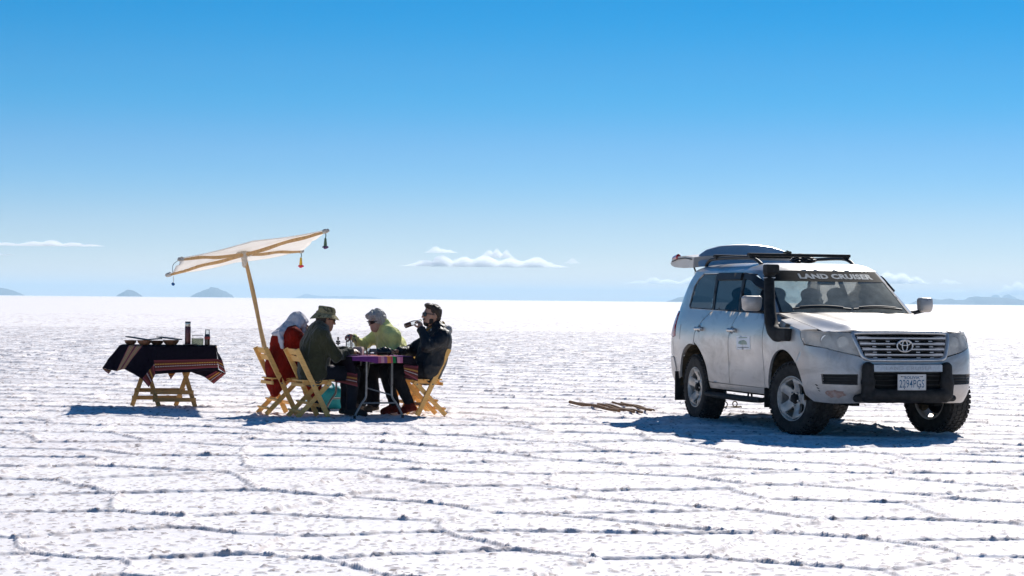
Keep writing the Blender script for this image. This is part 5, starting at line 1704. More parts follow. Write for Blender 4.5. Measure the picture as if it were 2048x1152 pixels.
# paint and other materials
def paint_mat():
    m, n, b = new_mat('silver paint')
    tc = nd(n, 'ShaderNodeTexCoord'); sp = nd(n, 'ShaderNodeSeparateXYZ'); n.links.new(tc.outputs['Object'], sp.inputs[0])
    t = noise(n, 3.2, 6, .65); t2 = noise(n, 26, 4, .7)
    # road dust: more of it low on the body, in blotches
    mr = nd(n, 'ShaderNodeMapRange'); mr.inputs[1].default_value = 1.15; mr.inputs[2].default_value = .45; mr.inputs[3].default_value = -.25; mr.inputs[4].default_value = .42
    n.links.new(sp.outputs['Z'], mr.inputs[0])
    ad = nd(n, 'ShaderNodeMath', operation='ADD'); n.links.new(mr.outputs[0], ad.inputs[0]); n.links.new(t.outputs['Fac'], ad.inputs[1])
    a2 = nd(n, 'ShaderNodeMath', operation='MULTIPLY_ADD'); n.links.new(t2.outputs['Fac'], a2.inputs[0]); a2.inputs[1].default_value = .25; n.links.new(ad.outputs[0], a2.inputs[2])
    r = ramp(n, a2.outputs[0], [(.50, (0, 0, 0)), (1.0, (.75, .75, .75))])
    mx = nd(n, 'ShaderNodeMix', data_type='RGBA'); n.links.new(r.outputs[0], mx.inputs[0])
    mx.inputs[6].default_value = (.60, .57, .53, 1); mx.inputs[7].default_value = (.57, .50, .43, 1)
    # grime: streaks and smudges that darken the paint here and there
    t5 = noise(n, 2.1, 7, .72, dist=.8, stretch=(.7, .7, 1.6)); r5 = ramp(n, t5.outputs['Fac'], [(.30, (.66, .64, .61)), (.52, (1, 1, 1))])
    mg_ = nd(n, 'ShaderNodeMix', data_type='RGBA', blend_type='MULTIPLY'); mg_.inputs[0].default_value = 1.
    n.links.new(mx.outputs[2], mg_.inputs[6]); n.links.new(r5.outputs[0], mg_.inputs[7])
    n.links.new(mg_.outputs[2], b.inputs['Base Color'])
    m2 = nd(n, 'ShaderNodeMapRange'); m2.inputs[3].default_value = .62; m2.inputs[4].default_value = .10; n.links.new(r.outputs[0], m2.inputs[0]); n.links.new(m2.outputs[0], b.inputs['Metallic'])
    m3 = nd(n, 'ShaderNodeMapRange'); m3.inputs[3].default_value = .34; m3.inputs[4].default_value = .65; n.links.new(r.outputs[0], m3.inputs[0]); n.links.new(m3.outputs[0], b.inputs['Roughness'])
    b.inputs['Coat Weight'].default_value = .35; b.inputs['Coat Roughness'].default_value = .12
    bump(n, t2.outputs['Fac'], .03, .004, b)
    return m
M_PAINT = paint_mat()
M_BLK = mat('black trim', (.016, .016, .017), .55, spec=.4, var=.2, scale=20)
M_BLKROUGH = mat('dusty black plastic', (.028, .026, .024), .75, spec=.3, var=.35, scale=9, bmp=.25, bscale=120, bdist=.003)
M_INNER = mat('dark cavity', (.012, .012, .012), .9, spec=.1)
M_MUD = mat('muddy underbody', (.10, .075, .045), .95, spec=.1, var=.4, scale=12, bmp=.5, bscale=30)
M_CHROME = mat('worn chrome', (.60, .59, .57), .34, .65, var=.08, scale=30)
M_SATIN = mat('satin silver', (.50, .50, .51), .35, .85, var=.1, scale=30)
M_INTER = mat('grey interior', (.16, .15, .135), .8, var=.15)
M_SEAT = mat('grey seat cloth', (.20, .185, .16), .9, var=.15)
M_TYRE = mat('tyre rubber', (.022, .021, .020), .85, spec=.25, var=.5, scale=14, col2=(.055, .050, .044), bmp=.3, bscale=60, bdist=.004)
def tinted(name, tint, dust, dustcol=(.42, .38, .31), rough=.04, ior=1.45):
    m = bpy.data.materials.new(name); m.use_nodes = True; n = m.node_tree; n.nodes.clear()
    o = nd(n, 'ShaderNodeOutputMaterial'); t = nd(n, 'ShaderNodeBsdfTransparent'); t.inputs[0].default_value = (*tint, 1)
    gl = nd(n, 'ShaderNodeBsdfGlossy'); gl.inputs['Roughness'].default_value = rough; fr = nd(n, 'ShaderNodeFresnel'); fr.inputs[0].default_value = ior
    mx = nd(n, 'ShaderNodeMixShader'); n.links.new(fr.outputs[0], mx.inputs[0]); n.links.new(t.outputs[0], mx.inputs[1]); n.links.new(gl.outputs[0], mx.inputs[2])
    df = nd(n, 'ShaderNodeBsdfDiffuse'); df.inputs[0].default_value = (*dustcol, 1)
    tx = noise(n, 5, 6, .65); rr = ramp(n, tx.outputs['Fac'], [(.3, (dust * .6,) * 3), (.65, (dust * 1.2,) * 3)])
    m2 = nd(n, 'ShaderNodeMixShader'); n.links.new(rr.outputs[0], m2.inputs[0]); n.links.new(mx.outputs[0], m2.inputs[1]); n.links.new(df.outputs[0], m2.inputs[2])
    n.links.new(m2.outputs[0], o.inputs[0])
    return m
M_WIND = tinted('dusty windscreen', (.70, .74, .66), .56, (.54, .53, .44))
M_SIDEG = tinted('tinted side glass', (.045, .060, .070), .012, ior=1.25)
M_LAMPG = tinted('brightened hazy lens', (.97, .95, .91), .42, (.97, .89, .77), .08)  # cloudy film, paled to stand in for the light the lamp catches
M_REDL = mat('red lamp', (.42, .008, .010), .15, spec=.6, var=.1)
M_WHITE = mat('white vinyl', (.90, .89, .87), .5, var=.02)

# arches
FA, RA = (-.115, .445, .475), (-2.925, .445, .475)
def arch(c, a0, a1, n_=16): return arc(c[0], c[1], c[2], a0, a1, n_)
for s, nm in ((-1, 'right'), (1, 'left')):
    # front fender side + top in one part
    poly = arch(FA, 176, 46, 16)
    poly = [(-.685, .475)] + [(FA[0] - FA[2] + .01, .475)] + poly[1:] + [(.405, .985), (.330, 1.06), (.300, 1.132)] + [(x, float(ZE(x)) - .004) for x in (.2, .05, -.1, -.25, -.4, -.55, -.685)]
    V1, F1 = panel_vf(poly, m_side, .05, .03)
    tp_ = [(.300, float(wside(.30, 1.13)) - .002)] + [(x, float(wside(x, min(float(ZE(x)), 1.30)))) for x in (.2, .05, -.1, -.25, -.4, -.55, -.685)] + [(-.685, .808), (.0, .808), (.42, .808)]
    V2, F2 = panel_vf(tp_, m_hood, .05, .02)
    o_ = len(V1); V = V1 + V2; F = F1 + [tuple(i + o_ for i in f) for f in F2]
    me = bpy.data.meshes.new('front_fender'); me.from_pydata([(p[0], p[1] * s, p[2]) for p in V], [], F); me.update()
    bm = bmesh.new(); bm.from_mesh(me); bmesh.ops.remove_doubles(bm, verts=bm.verts, dist=.004); bmesh.ops.recalc_face_normals(bm, faces=bm.faces[:])
    for f in bm.faces: f.smooth = True
    for e_ in bm.edges:
        if len(e_.link_faces) == 2 and e_.calc_face_angle(0) > R(50): e_.smooth = False
    bm.to_mesh(me); bm.free()
    link('front_fender', me, M_PAINT, car)
    # doors
    belt = lambda x: 1.300 - .018 * (x + .70)
    d1 = [(-.697, .475), (-.697, 1.05), (-.705, belt(-.705))] + [(x, belt(x)) for x in (-1.0, -1.3, -1.535)] + [(-1.62, 1.18), (-1.70, 1.02), (-1.735, .8), (-1.745, .475)]
    door = panel('front_door', d1, m_side, M_PAINT, side=s)
    d2 = [(-1.757, .475), (-1.747, .8), (-1.712, 1.02), (-1.632, 1.18), (-1.550, belt(-1.55))] + [(x, belt(x)) for x in (-1.8, -2.1, -2.375)] + [(-2.62, 1.20), (-2.80, 1.05), (-2.83, .935)] + [p for p in arch((RA[0], RA[1], RA[2] + .03), 78, 4, 10)]
    door2 = panel('rear_door', d2, m_side, M_PAINT, side=s)
    # quarter panel with the rear pillar
    q1 = [(x, belt(x)) for x in (-2.39, -2.8, -3.17)] + [(-3.225, 1.38), (-3.215, 1.62), (-3.135, 1.715), (-3.02, 1.775), (-3.02, 1.80), (-3.30, 1.80), (-3.44, 1.68), (-3.56, 1.50), (-3.61, 1.335), (-3.525, 1.315), (-3.495, 1.0), (-3.60, .985), (-3.60, .74), (-3.58, .50), (-3.46, .47)] + arch(RA, 174, 76, 14) + [(-2.845, .945), (-2.815, 1.055), (-2.632, 1.205)]
    panel('quarter_panel', q1, m_side, M_PAINT, side=s)
    panel('fuel_flap' if s < 0 else 'trim_flap', [(-3.43, .97), (-3.32, .97), (-3.32, 1.15), (-3.43, 1.15)], m_side, M_PAINT, side=s, off=.004, skirt=.006)
    # roof side rail above the windows
    panel('roof_side', [(-1.30, 1.752), (-1.66, 1.775), (-2.5, 1.778), (-3.01, 1.778), (-3.01, 1.80), (-1.30, 1.80)], m_side, M_PAINT, side=s, res=.06)
    # sill below the doors
    panel('sill', [(-.66, .468), (-2.44, .468), (-2.44, .40), (-.66, .40)], m_side, M_PAINT, side=s, off=-.004)
    # glass and black pillars
    panel('side_window', [(-.79, belt(-.79) + .012), (-.985, 1.53), (-1.155, 1.662), (-1.36, 1.738), (-1.64, 1.765), (-1.525, belt(-1.52) + .012)], m_side, M_SIDEG, side=s, off=-.008, skirt=.004)
    panel('side_window', [(-1.60, belt(-1.6) + .012), (-1.725, 1.765), (-2.50, 1.768), (-2.365, belt(-2.36) + .012)], m_side, M_SIDEG, side=s, off=-.008, skirt=.004)
    panel('side_window', [(-2.44, belt(-2.44) + .012), (-2.585, 1.768), (-3.01, 1.765), (-3.12, 1.70), (-3.20, 1.615), (-3.212, 1.39), (-3.16, belt(-3.16) + .012)], m_side, M_SIDEG, side=s, off=-.008, skirt=.004)
    panel('window_pillar', [(-1.530, belt(-1.53) + .006), (-1.596, belt(-1.596) + .006), (-1.720, 1.77), (-1.646, 1.77)], m_side, M_BLK, side=s, off=-.003, skirt=.02)
    panel('window_pillar', [(-2.370, belt(-2.37) + .006), (-2.435, belt(-2.43) + .006), (-2.580, 1.772), (-2.505, 1.772)], m_side, M_BLK, side=s, off=-.003, skirt=.02)
    # rain visors over the door windows
    panel('rain_visor', [(-1.03, 1.565), (-1.155, 1.665), (-1.36, 1.742), (-1.63, 1.770), (-1.61, 1.700), (-1.38, 1.675), (-1.20, 1.61)], m_side, M_BLK, side=s, off=.018, skirt=.03)
    panel('rain_visor', [(-1.735, 1.770), (-2.48, 1.774), (-2.455, 1.690), (-1.72, 1.690)], m_side, M_BLK, side=s, off=.018, skirt=.03)
    panel('belt_strip', [(-.71, belt(-.71) + .003), (-3.16, belt(-3.16) + .003), (-3.16, belt(-3.16) + .016), (-.71, belt(-.71) + .016)], m_side, M_BLK, side=s, off=.001, skirt=.01, res=.06)
    # handles
    for dd, x in ((door, -1.60), (door2, -2.66)):
        z = 1.105
        y = float(wside(x, z))
        hd = Sdf(.006, .02); hd.cone((x - .085, (y + .024), z), (x + .085, (y + .024), z), .017, .017); hd.ell((x + .088, y + .012, z), (.022, .026, .026)); hd.ell((x - .088, y + .012, z), (.020, .026, .022))
        Vh, Fh = hd.mesh(); Vh[:, 1] *= s
        link('door_handle', np_mesh('door_handle', Vh, Fh if s > 0 else Fh[:, ::-1]), M_PAINT, dd)
        panel('handle_shade', arc(x - .02, z, .045, 0, 330, 12, 1.3), m_side, mat('shaded silver', (.20, .20, .205), .45, .5), dd, side=s, off=.0015, skirt=.003)  # darker disc laid flat in place of the shade in a recess
    if s < 0:
        stk = panel('sticker', [(-1.45, .885), (-1.04, .895), (-1.045, 1.05), (-1.45, 1.04)], m_side, M_WHITE, door, side=s, off=.003, skirt=.002)
        panel('sticker_print', [(-1.40, .955), (-1.30, .945), (-1.12, .95), (-1.15, .985), (-1.22, 1.0), (-1.37, .985)], m_side, mat('pale green print', (.50, .56, .42), .6), stk, side=s, off=.0045, skirt=.001)
        panel('sticker_print', [(-1.42, .905), (-1.08, .912), (-1.08, .922), (-1.42, .915)], m_side, mat('grey print', (.35, .35, .33), .6), stk, side=s, off=.0045, skirt=.001)
        panel('sticker_print', [(-1.38, 1.015), (-1.12, 1.022), (-1.12, 1.034), (-1.38, 1.027)], m_side, mat('pale green print', (.5, .56, .42), .6), stk, side=s, off=.0045, skirt=.001)
    # added dark shell that blocks light behind the gaps; wheel housings
    iw = [(.30, .78)] + [(.25, 1.08), (-.2, 1.16), (-.69, 1.25), (-3.5, 1.26), (-3.5, .5), (RA[0] - .5, .5)] + arch((RA[0], RA[1], .49), 172, 8, 12) + [(RA[0] + .5, .44), (FA[0] - .5, .44)] + arch((FA[0], FA[1], .49), 172, 50, 10)
    panel('gap_blackout', iw, m_side, M_INNER, side=s, off=-.034, skirt=0, res=.09)
    for C_ in (FA, RA):
        hs_ = MB(); pts_ = arc(C_[0], C_[1] - .02, .485, -4, 184, 18)
        vs_ = []; fs_ = []
        for i, (x, z) in enumerate(pts_):
            vs_ += [(x, s * .50, z), (x, s * .93, z)]
        for i in range(len(pts_) - 1): fs_.append((2 * i, 2 * i + 1, 2 * i + 3, 2 * i + 2))
        vs_.append((C_[0], s * .50, C_[1])); k_ = len(vs_) - 1
        for i in range(len(pts_) - 1): fs_.append((2 * i, 2 * i + 2, k_))
        hs_.add(vs_, fs_, True).build('wheel_housing', M_MUD, car)
    # running board with tube
    rb = MB().box((-1.55, s * .945, .335), (1.72, .13, .045), None, .015).build('running_board', M_BLKROUGH, car)
    MB().tube(smoothpath([(-2.42, s * .90, .36), (-2.36, s * .985, .335), (-1.55, s * 1.0, .325), (-.76, s * .985, .33), (-.70, s * .90, .36)], 8), .027, 10).build('step_tube', M_BLKROUGH, rb)
    # mud flaps
    MB().box((-3.455, s * .845, .385), (.014, .28, .36), Matrix.Translation((0, 0, 0)), .004).build('mud_flap', M_BLKROUGH, car)
    MB().box((-.640, s * .855, .37), (.014, .22, .22), None, .004).build('mud_flap', M_BLKROUGH, car)
    # windscreen pillar (between glass and side window)
    zz = np.linspace(1.315, 1.795, 10)
    fe = lambda z: float(np.interp(z, [1.30, 1.53, 1.662, 1.738, 1.80], [-.775, -.970, -1.14, -1.32, -1.40]))
    pa = [(aY(.872 * float(W_Z(z)), z), z) for z in zz] + [(min(.995, aX(fe(z), z)), z) for z in zz[::-1]]
    panel('windscreen_pillar', pa, m_wrap, M_PAINT, side=s, res=.03, aspect=1.)
    pa = [(aY(.845 * float(W_Z(z)), z), z) for z in zz] + [(aY(.872 * float(W_Z(z)), z), z) for z in zz[::-1]]
    panel('windscreen_seal', pa, m_wrap, M_BLK, side=s, res=.03, off=.004, skirt=.02)
    # wing mirror
    mr_ = empty('wing_mirror', (-.76, s * .95, 1.33), 0, car)
    S = Sdf(.006, .02)
    mw_ = .108 if s < 0 else .082
    S.rbox((.0, s * (mw_ + .02), .088), (.062, mw_, .085), .038, tap=.10); S.ell((.045, s * (mw_ + .02), .085), (.045, mw_ * .85, .065), None, .03)
    S.sub_plane((-.050, 0, 0), (-1, 0, 0), .008)
    sdf_obj('mirror_shell', S, M_PAINT, mr_)
    S = Sdf(.007, .02); S.cone((-.02, s * -.05, -.005), (-.005, s * .09, .02), .030, .024, (1, 1, 1.2)); sdf_obj('mirror_arm', S, M_BLK, mr_)
    MB().box((-.0515, s * (mw_ + .02), .088), (.004, mw_ * 1.55, .125), None, .001).build('mirror_glass', M_CHROME, mr_)
    # tail lamp
    panel('tail_lamp', [(aX(-3.505, 1.0, True), 1.0), (aX(-3.535, 1.305, True), 1.305), (aX(-3.82, 1.32, True), 1.32), (aX(-3.97, 1.0, True), 1.0)], m_rear, M_REDL, side=s, off=.006, res=.04)

# front: bumper
def bum(s): return [(s * aY(.50, .375), .375), (s * aY(.74, .37), .37), (s * aX(.50, .385), .385), (s * aX(.385, .45), .45), (s * aX(.365, .52), .52), (s * aX(.335, .60), .60), (s * aX(.285, .70), .70), (s * aX(.222, .79), .79), (s * aX(.395, .975), .975), (s * aX(.43, .978), .978), (s * aY(.845, .955), .955), (s * aY(.72, .915), .915), (s * aY(.52, .868), .868), (s * aY(.44, .828), .828)]
hole = lambda s: [(s * aY(.54, .57), .57), (s * aY(.86, .575), .575), (s * aY(.87, .68), .68), (s * aY(.54, .685), .685)]
bumper = panel('front_bumper', [(0, .39)] + bum(1) + [(0, .828)] + bum(-1)[::-1], m_wrap, M_PAINT, res=.035, holes=(hole(1), hole(-1)), skirt=.04)
for s in (-1, 1):
    panel('fog_recess', hole(s), m_wrap, M_BLK, bumper, res=.04, off=-.035, skirt=0)
    for k in range(3):
        z = .598 + k * .030
        MB().tube([tuple(m_wrap([(s * aY(y, z), z)])[0] - np.array((.022, 0, 0))) for y in (.56, .64, .72, .80, .85)], .006, 6).build('recess_bar', M_BLKROUGH, bumper)
# scuff on the right corner of the bumper, where the paint is gone
mS, nS, bS = new_mat('scraped primer')
tS = noise(nS, 18, 5, .7); rS = ramp(nS, tS.outputs['Fac'], [(.35, (.46, .36, .31)), (.47, (.42, .27, .21)), (.6, (.32, .18, .14)), (.70, (.48, .40, .35))])
nS.links.new(rS.outputs[0], bS.inputs['Base Color']); bS.inputs['Roughness'].default_value = .8
rs_ = random.Random(5)
sc_ = [(aY(.735 + .085 * (1 + .25 * rs_.uniform(-1, 1)) * math.cos(t), .47), .475 + .040 * (1 + .35 * rs_.uniform(-1, 1)) * math.sin(t)) for t in [2 * math.pi * k / 18 for k in range(18)]]
panel('scuff', [(-a, z) for a, z in sc_], m_wrap, mS, bumper, off=.0025, skirt=.002, res=.02)
for (y, z, l_) in ((.88, .52, .016), (.89, .55, .02), (.87, .495, .012)):
    panel('scratch', [(-aY(y, z), z), (-aY(y - .008, z), z + .003), (-aY(y + .004, z + l_), z + l_), (-aY(y + .012, z + l_), z + l_)], m_wrap, M_BLK, bumper, off=.002, skirt=.001, res=.02)
# bonnet, cowl, roof
hf = [tuple(m_wrap([(aY(y, 1.12), 1.12)])[0][:2] - np.array((.012, 0))) for y in np.linspace(-.80, .80, 25)]
panel('bonnet', hf + [(.2, .800), (-.62, .800), (-.585, .60), (-.545, .35), (-.53, 0), (-.545, -.35), (-.585, -.60), (-.62, -.800), (.2, -.800)], m_hood, M_PAINT, res=.045, skirt=.03)
cw = [(-.625, .86), (-.59, .60), (-.55, .35), (-.535, 0), (-.55, -.35), (-.59, -.60), (-.625, -.86)]
panel('cowl', cw + [(-.80, -.86), (-.70, -.5), (-.66, 0), (-.70, .5), (-.80, .86)], lambda p: np.stack([p[:, 0], p[:, 1], 1.318 + 0 * p[:, 0]], 1), M_BLK, res=.06, skirt=.0)
rb_ = [tuple(m_wrap([(a, 1.80)])[0][:2]) for a in np.linspace(0, .99, 14)]
re_ = [tuple(m_wrap([(a, 1.80)], True)[0][:2]) for a in np.linspace(.99, 0, 16)]
half = rb_ + [(x, float(wside(x, 1.80))) for x in np.linspace(rb_[-1][0] - .04, -3.02, 14)] + re_
ROOF_EDGE[:] = half
roof = panel('roof', half + [(x, -y) for x, y in half[::-1] if y > 1e-4], m_roof, M_PAINT, res=.04, skirt=.03)
# headlining so that the sun does not shine through
panel('headlining', [(x * .97 - .07, y * .95) for x, y in half] + [(x * .97 - .07, -y * .95) for x, y in half[::-1] if y > 1e-4], lambda p: m_roof(p) - np.array((0, 0, .045)), M_INTER, roof, res=.1, skirt=0)
# windscreen with dark sun strip and its lettering
zz = np.linspace(1.325, 1.799, 8)
wsc = panel('windscreen', [(aY(-.85 * float(W_Z(z)), z), z) for z in zz] + [(aY(.85 * float(W_Z(z)), z), z) for z in zz[::-1]], m_wrap, M_WIND, res=.05, skirt=.005)
zz = np.linspace(1.672, 1.792, 4)
panel('sun_strip', [(aY(-.84 * float(W_Z(z)), z), z) for z in zz] + [(aY(.84 * float(W_Z(z)), z), z) for z in zz[::-1]], m_wrap, mat('dark sun strip', (.028, .023, .020), .75, spec=.08, var=.2), wsc, res=.03, off=.004, skirt=.001)
def text_vf(txt, size, bold=.0, shear=0., sx=1.):
    cu = bpy.data.curves.new('lettering', 'FONT'); cu.body = txt; cu.size = size; cu.offset = bold; cu.shear = shear
    cu.align_x = 'CENTER'; cu.align_y = 'CENTER'; cu.resolution_u = 3; cu.space_character = 1.05
    o_ = bpy.data.objects.new('lettering', cu); COL.objects.link(o_)
    dg = bpy.context.evaluated_depsgraph_get(); me_ = o_.evaluated_get(dg).to_mesh()
    V = np.array([v.co[:] for v in me_.vertices]); F = [tuple(p.vertices) for p in me_.polygons]
    o_.evaluated_get(dg).to_mesh_clear(); bpy.data.objects.remove(o_); bpy.data.curves.remove(cu)
    V[:, 0] *= sx
    # cut the letters finely so that they can follow a curved surface
    bm = bmesh.new(); vv = [bm.verts.new(v) for v in V]
    for f_ in F:
        try: bm.faces.new([vv[i] for i in f_])
        except ValueError: pass
    bmesh.ops.triangulate(bm, faces=bm.faces[:])
    for _ in range(3):
        es = [e_ for e_ in bm.edges if e_.calc_length() > .022]
        if not es: break
        bmesh.ops.subdivide_edges(bm, edges=es, cuts=1); bmesh.ops.triangulate(bm, faces=[q for q in bm.faces if len(q.verts) > 3])
    bm.verts.index_update()
    V = np.array([v.co[:] for v in bm.verts]); F = [tuple(v.index for v in q.verts) for q in bm.faces]
    bm.free()
    return V, F
def lettering(txt, size, fmap, m, parent, bold=0., sx=1., thick=.002, name='lettering'):
    """flat letters laid on a surface: fmap((u,v)) -> points"""
    V, F = text_vf(txt, size, bold, 0., sx)
    P = fmap(V[:, :2]); me_ = bpy.data.meshes.new(name); me_.from_pydata([tuple(p) for p in P], [], F); me_.update()
    o_ = link(name, me_, m, parent)
    return o_
def wmap(z0, off):
    def f_(q):
        out = []
        for u, v in q:
            z = z0 + v * .66
            p = m_wrap([(aY(u + .085, z), z)])[0]
            out.append(p + np.array((.55, 0, .83)) * off)
        return np.array(out)
    return f_
M_LETTER = mat('faded white lettering', (.66, .66, .60), .6, spec=.1, var=.2, scale=25)
lettering('LAND CRUISER', .112, wmap(1.727, .0050), M_LETTER, wsc, .0058, 1.16)
# slab serifs on the letters, as worn stencil strokes
# wipers
for (y0, x0_, y1) in ((-.66, -.59, .02), (.05, -.545, .68)):
    w_ = MB()
    P_ = []
    for k in range(9):
        y = y0 + (y1 - y0) * k / 8
        z = 1.345 + .022 * math.sin(math.pi * k / 8)
        p = m_wrap([(aY(y, z), z)])[0]
        P_.append(tuple(p + np.array((.022, 0, .018))))
    wp = MB().tube(P_, .011, 6).build('wiper_arm', M_BLK, wsc)
    MB().tube([tuple(np.array(p) + np.array((-.012, 0, -.006 + .022))) for p in P_[1:8]], .007, 6).build('wiper_blade', M_BLK, wp)
# grille
gz0, gz1 = .845, 1.118
grl = empty('grille', (0, 0, 0), 0, car)
def gp(y, z, off=0.): 
    p = m_wrap([(aY(y, z), z)])[0]; return np.array((p[0] + off, p[1], p[2]))
gout = [(-.445, .842), (-.50, .93), (-.535, 1.03), (-.545, 1.085), (-.52, 1.114), (-.26, 1.122), (0, 1.124), (.26, 1.122), (.52, 1.114), (.545, 1.085), (.535, 1.03), (.50, .93), (.445, .842), (.22, .832), (0, .830), (-.22, .832)]
MB().tube(smoothpath([gp(y, z, -.010) for y, z in gout], 4, True), .023, 10, closed=True, flat=1.).build('surround', M_CHROME, grl)
panel('backing', [(aY(y, z), z) for y, z in gout], m_wrap, M_INNER, grl, off=-.05, skirt=0, res=.06)
for k in range(4):
    z = .887 + k * .058
    hw_ = .455 + .02 * k
    pts_ = [gp(y, z, -.022) for y in np.linspace(-hw_, hw_, 13)]
    vs_ = []; fs_ = []
    for i, p in enumerate(pts_):
        q_ = abs(p[1]) / hw_; th_ = .0165 if q_ < .80 else .024
        vs_ += [tuple(p + np.array((.0, 0, th_))), tuple(p + np.array((.026, 0, th_ * .5))), tuple(p + np.array((.026, 0, -th_ * .2))), tuple(p + np.array((.006, 0, -th_)))]
    for i in range(len(pts_) - 1):
        for j in range(4): fs_.append((4 * i + j, 4 * i + (j + 1) % 4, 4 * i + 4 + (j + 1) % 4, 4 * i + 4 + j))
    fs_ += [(0, 1, 2, 3), tuple(4 * (len(pts_) - 1) + j for j in (3, 2, 1, 0))]
    MB().add(vs_, fs_).build('bar', M_SATIN, grl)
    for y in (-.33, -.17, .17, .33):
        MB().box(tuple(gp(y, z - .029, -.028)), (.012, .045, .012), None, .003).build('slot_clip', M_SATIN, grl)
# emblem of three ovals
em = empty('emblem', tuple(gp(0, .985, .018)), 0, grl)
def oval(rx, rz, cx=0, cz=0, r_=.0085): return MB().tube([(0, cx + rx * math.cos(2 * math.pi * i / 36), cz + rz * math.sin(2 * math.pi * i / 36)) for i in range(36)], r_, 8, closed=True)
MB().lathe([(0, -.014), (1, -.014), (1, -.004), (0, -.004)], 32, Matrix.Diagonal((1, 1, 1, 1)) @ Matrix.Rotation(math.pi / 2, 4, 'Y') @ Matrix.Diagonal((.060, .088, 1, 1))).build('emblem_back', M_INNER, em)
oval(.090, .062).build('emblem_ring', M_CHROME, em)
oval(.030, .056, 0, 0, .0075).build('emblem_ring', M_CHROME, em)
oval(.062, .024, 0, .030, .0075).build('emblem_ring', M_CHROME, em)
panel('nose_backing', [(-.93, .80), (.93, .80), (.93, 1.10), (-.93, 1.10)], m_wrap, M_INNER, off=-.13, skirt=0, res=.09)
# headlamps
for s in (-1, 1):
    hp = [(aY(.505, .878), .878), (aY(.535, .98), .98), (aY(.568, 1.112), 1.112), (aY(.70, 1.122), 1.122), (aY(.84, 1.128), 1.128), (aX(.42, 1.13), 1.130), (aX(.318, 1.122), 1.122), (aX(.345, 1.06), 1.06), (aX(.425, .992), .992), (aY(.85, .964), .964), (aY(.72, .924), .924)]
    hl_ = empty('headlamp', (0, 0, 0), 0, car)
    hs_ = [(a * s, z) for a, z in hp]
    panel('lens', hs_, m_wrap, M_LAMPG, hl_, res=.04, off=.002, skirt=.03)
    panel('housing', hs_, m_wrap, mat('lamp housing', (.86, .80, .72), .4, 0., var=.06), hl_, res=.05, off=-.045, skirt=0)
    for (y, z, r_) in ((.655, 1.015, .068), (.80, 1.035, .062)):
        p = m_wrap([(s * aY(y, z), z)])[0]
        rf = MB().lathe([(r_, .030), (r_ * .97, .026), (r_ * .82, .010), (r_ * .45, .0), (0, -.003)], 20).build('reflector', mat('lamp reflector', (.90, .88, .85), .22, .35, var=.05), hl_, loc=tuple(p - np.array((.062, s * .012, 0))), rot=Vector((1, s * .25, 0)).to_track_quat('Z', 'Y').to_euler())
        MB().tube([(r_ * math.cos(2 * math.pi * i / 20), r_ * math.sin(2 * math.pi * i / 20), .031) for i in range(20)], .004, 6, closed=True).build('lamp_ring', mat('lamp ring', (.25, .23, .21), .4), rf)
        MB().lathe([(0, .03), (.014, .026), (.016, .01), (.01, -.012), (0, -.012)], 12).build('bulb', M_SATIN, rf)
# bumper guard
def gx(y): return float(m_wrap([(aY(abs(y), .62), .62)])[0][0])
gd = empty('bumper_guard', (0, 0, 0), 0, car)
S = Sdf(.009, .02)
for s in (-1, 1):
    S.cone((gx(.45) + .035, s * .455, .765), (gx(.45) + .050, s * .455, .60), .052, .060, (1, .85, 1)); S.cone((gx(.45) + .050, s * .455, .60), (gx(.45) + .045, s * .46, .47), .060, .055, (1, .80, 1))
    S.cone((gx(.5) + .02, s * .40, .455), (gx(.55), s * .56, .43), .060, .035, (1, 1, .95))
S.cone((gx(.4) + .050, -.42, .470), (gx(0) + .050, 0, .465), .062, .062, (1, 1, .95)); S.cone((gx(0) + .050, 0, .465), (gx(.4) + .050, .42, .470), .062, .062, (1, 1, .95))
S.cone((gx(.4) + .030, -.45, .415), (gx(.4) + .030, .45, .415), .032, .032)
S.rough(-.003, 30, 3)
sdf_obj('guard_frame', S, M_BLKROUGH, gd)
sb = MB(); vs_ = []; fs_ = []
ys = np.linspace(-.395, .395, 15)
for y in ys:
    x = gx(y) + .055
    vs_ += [(x - .03, y, .795), (x, y, .785), (x + .004, y, .715), (x - .03, y, .705)]
for i in range(len(ys) - 1):
    for j in range(4): fs_.append((4 * i + j, 4 * i + (j + 1) % 4, 4 * i + 4 + (j + 1) % 4, 4 * i + 4 + j))
fs_ += [(0, 1, 2, 3), tuple(4 * (len(ys) - 1) + j for j in (3, 2, 1, 0))]
bar_ = sb.add(vs_, fs_).build('guard_bar', M_SATIN, gd)
lettering('LAND CRUISER', .052, lambda q: np.array([(gx(u) + .0602, u, .750 + v) for u, v in q]), mat('engraved grey', (.27, .27, .28), .45, .7), bar_, -.0012, 1.45)
panel('guard_recess', [(aY(-.42, .7), .70), (aY(.42, .70), .70), (aY(.42, .52), .52), (aY(-.42, .52), .52)], m_wrap, M_INNER, gd, off=.012, skirt=.01, res=.06)
for z in (.575, .625, .672):
    MB().tube([(gx(y) + .022, y, z) for y in np.linspace(-.40, .40, 9)], .007, 6).build('recess_bar', M_BLKROUGH, gd)
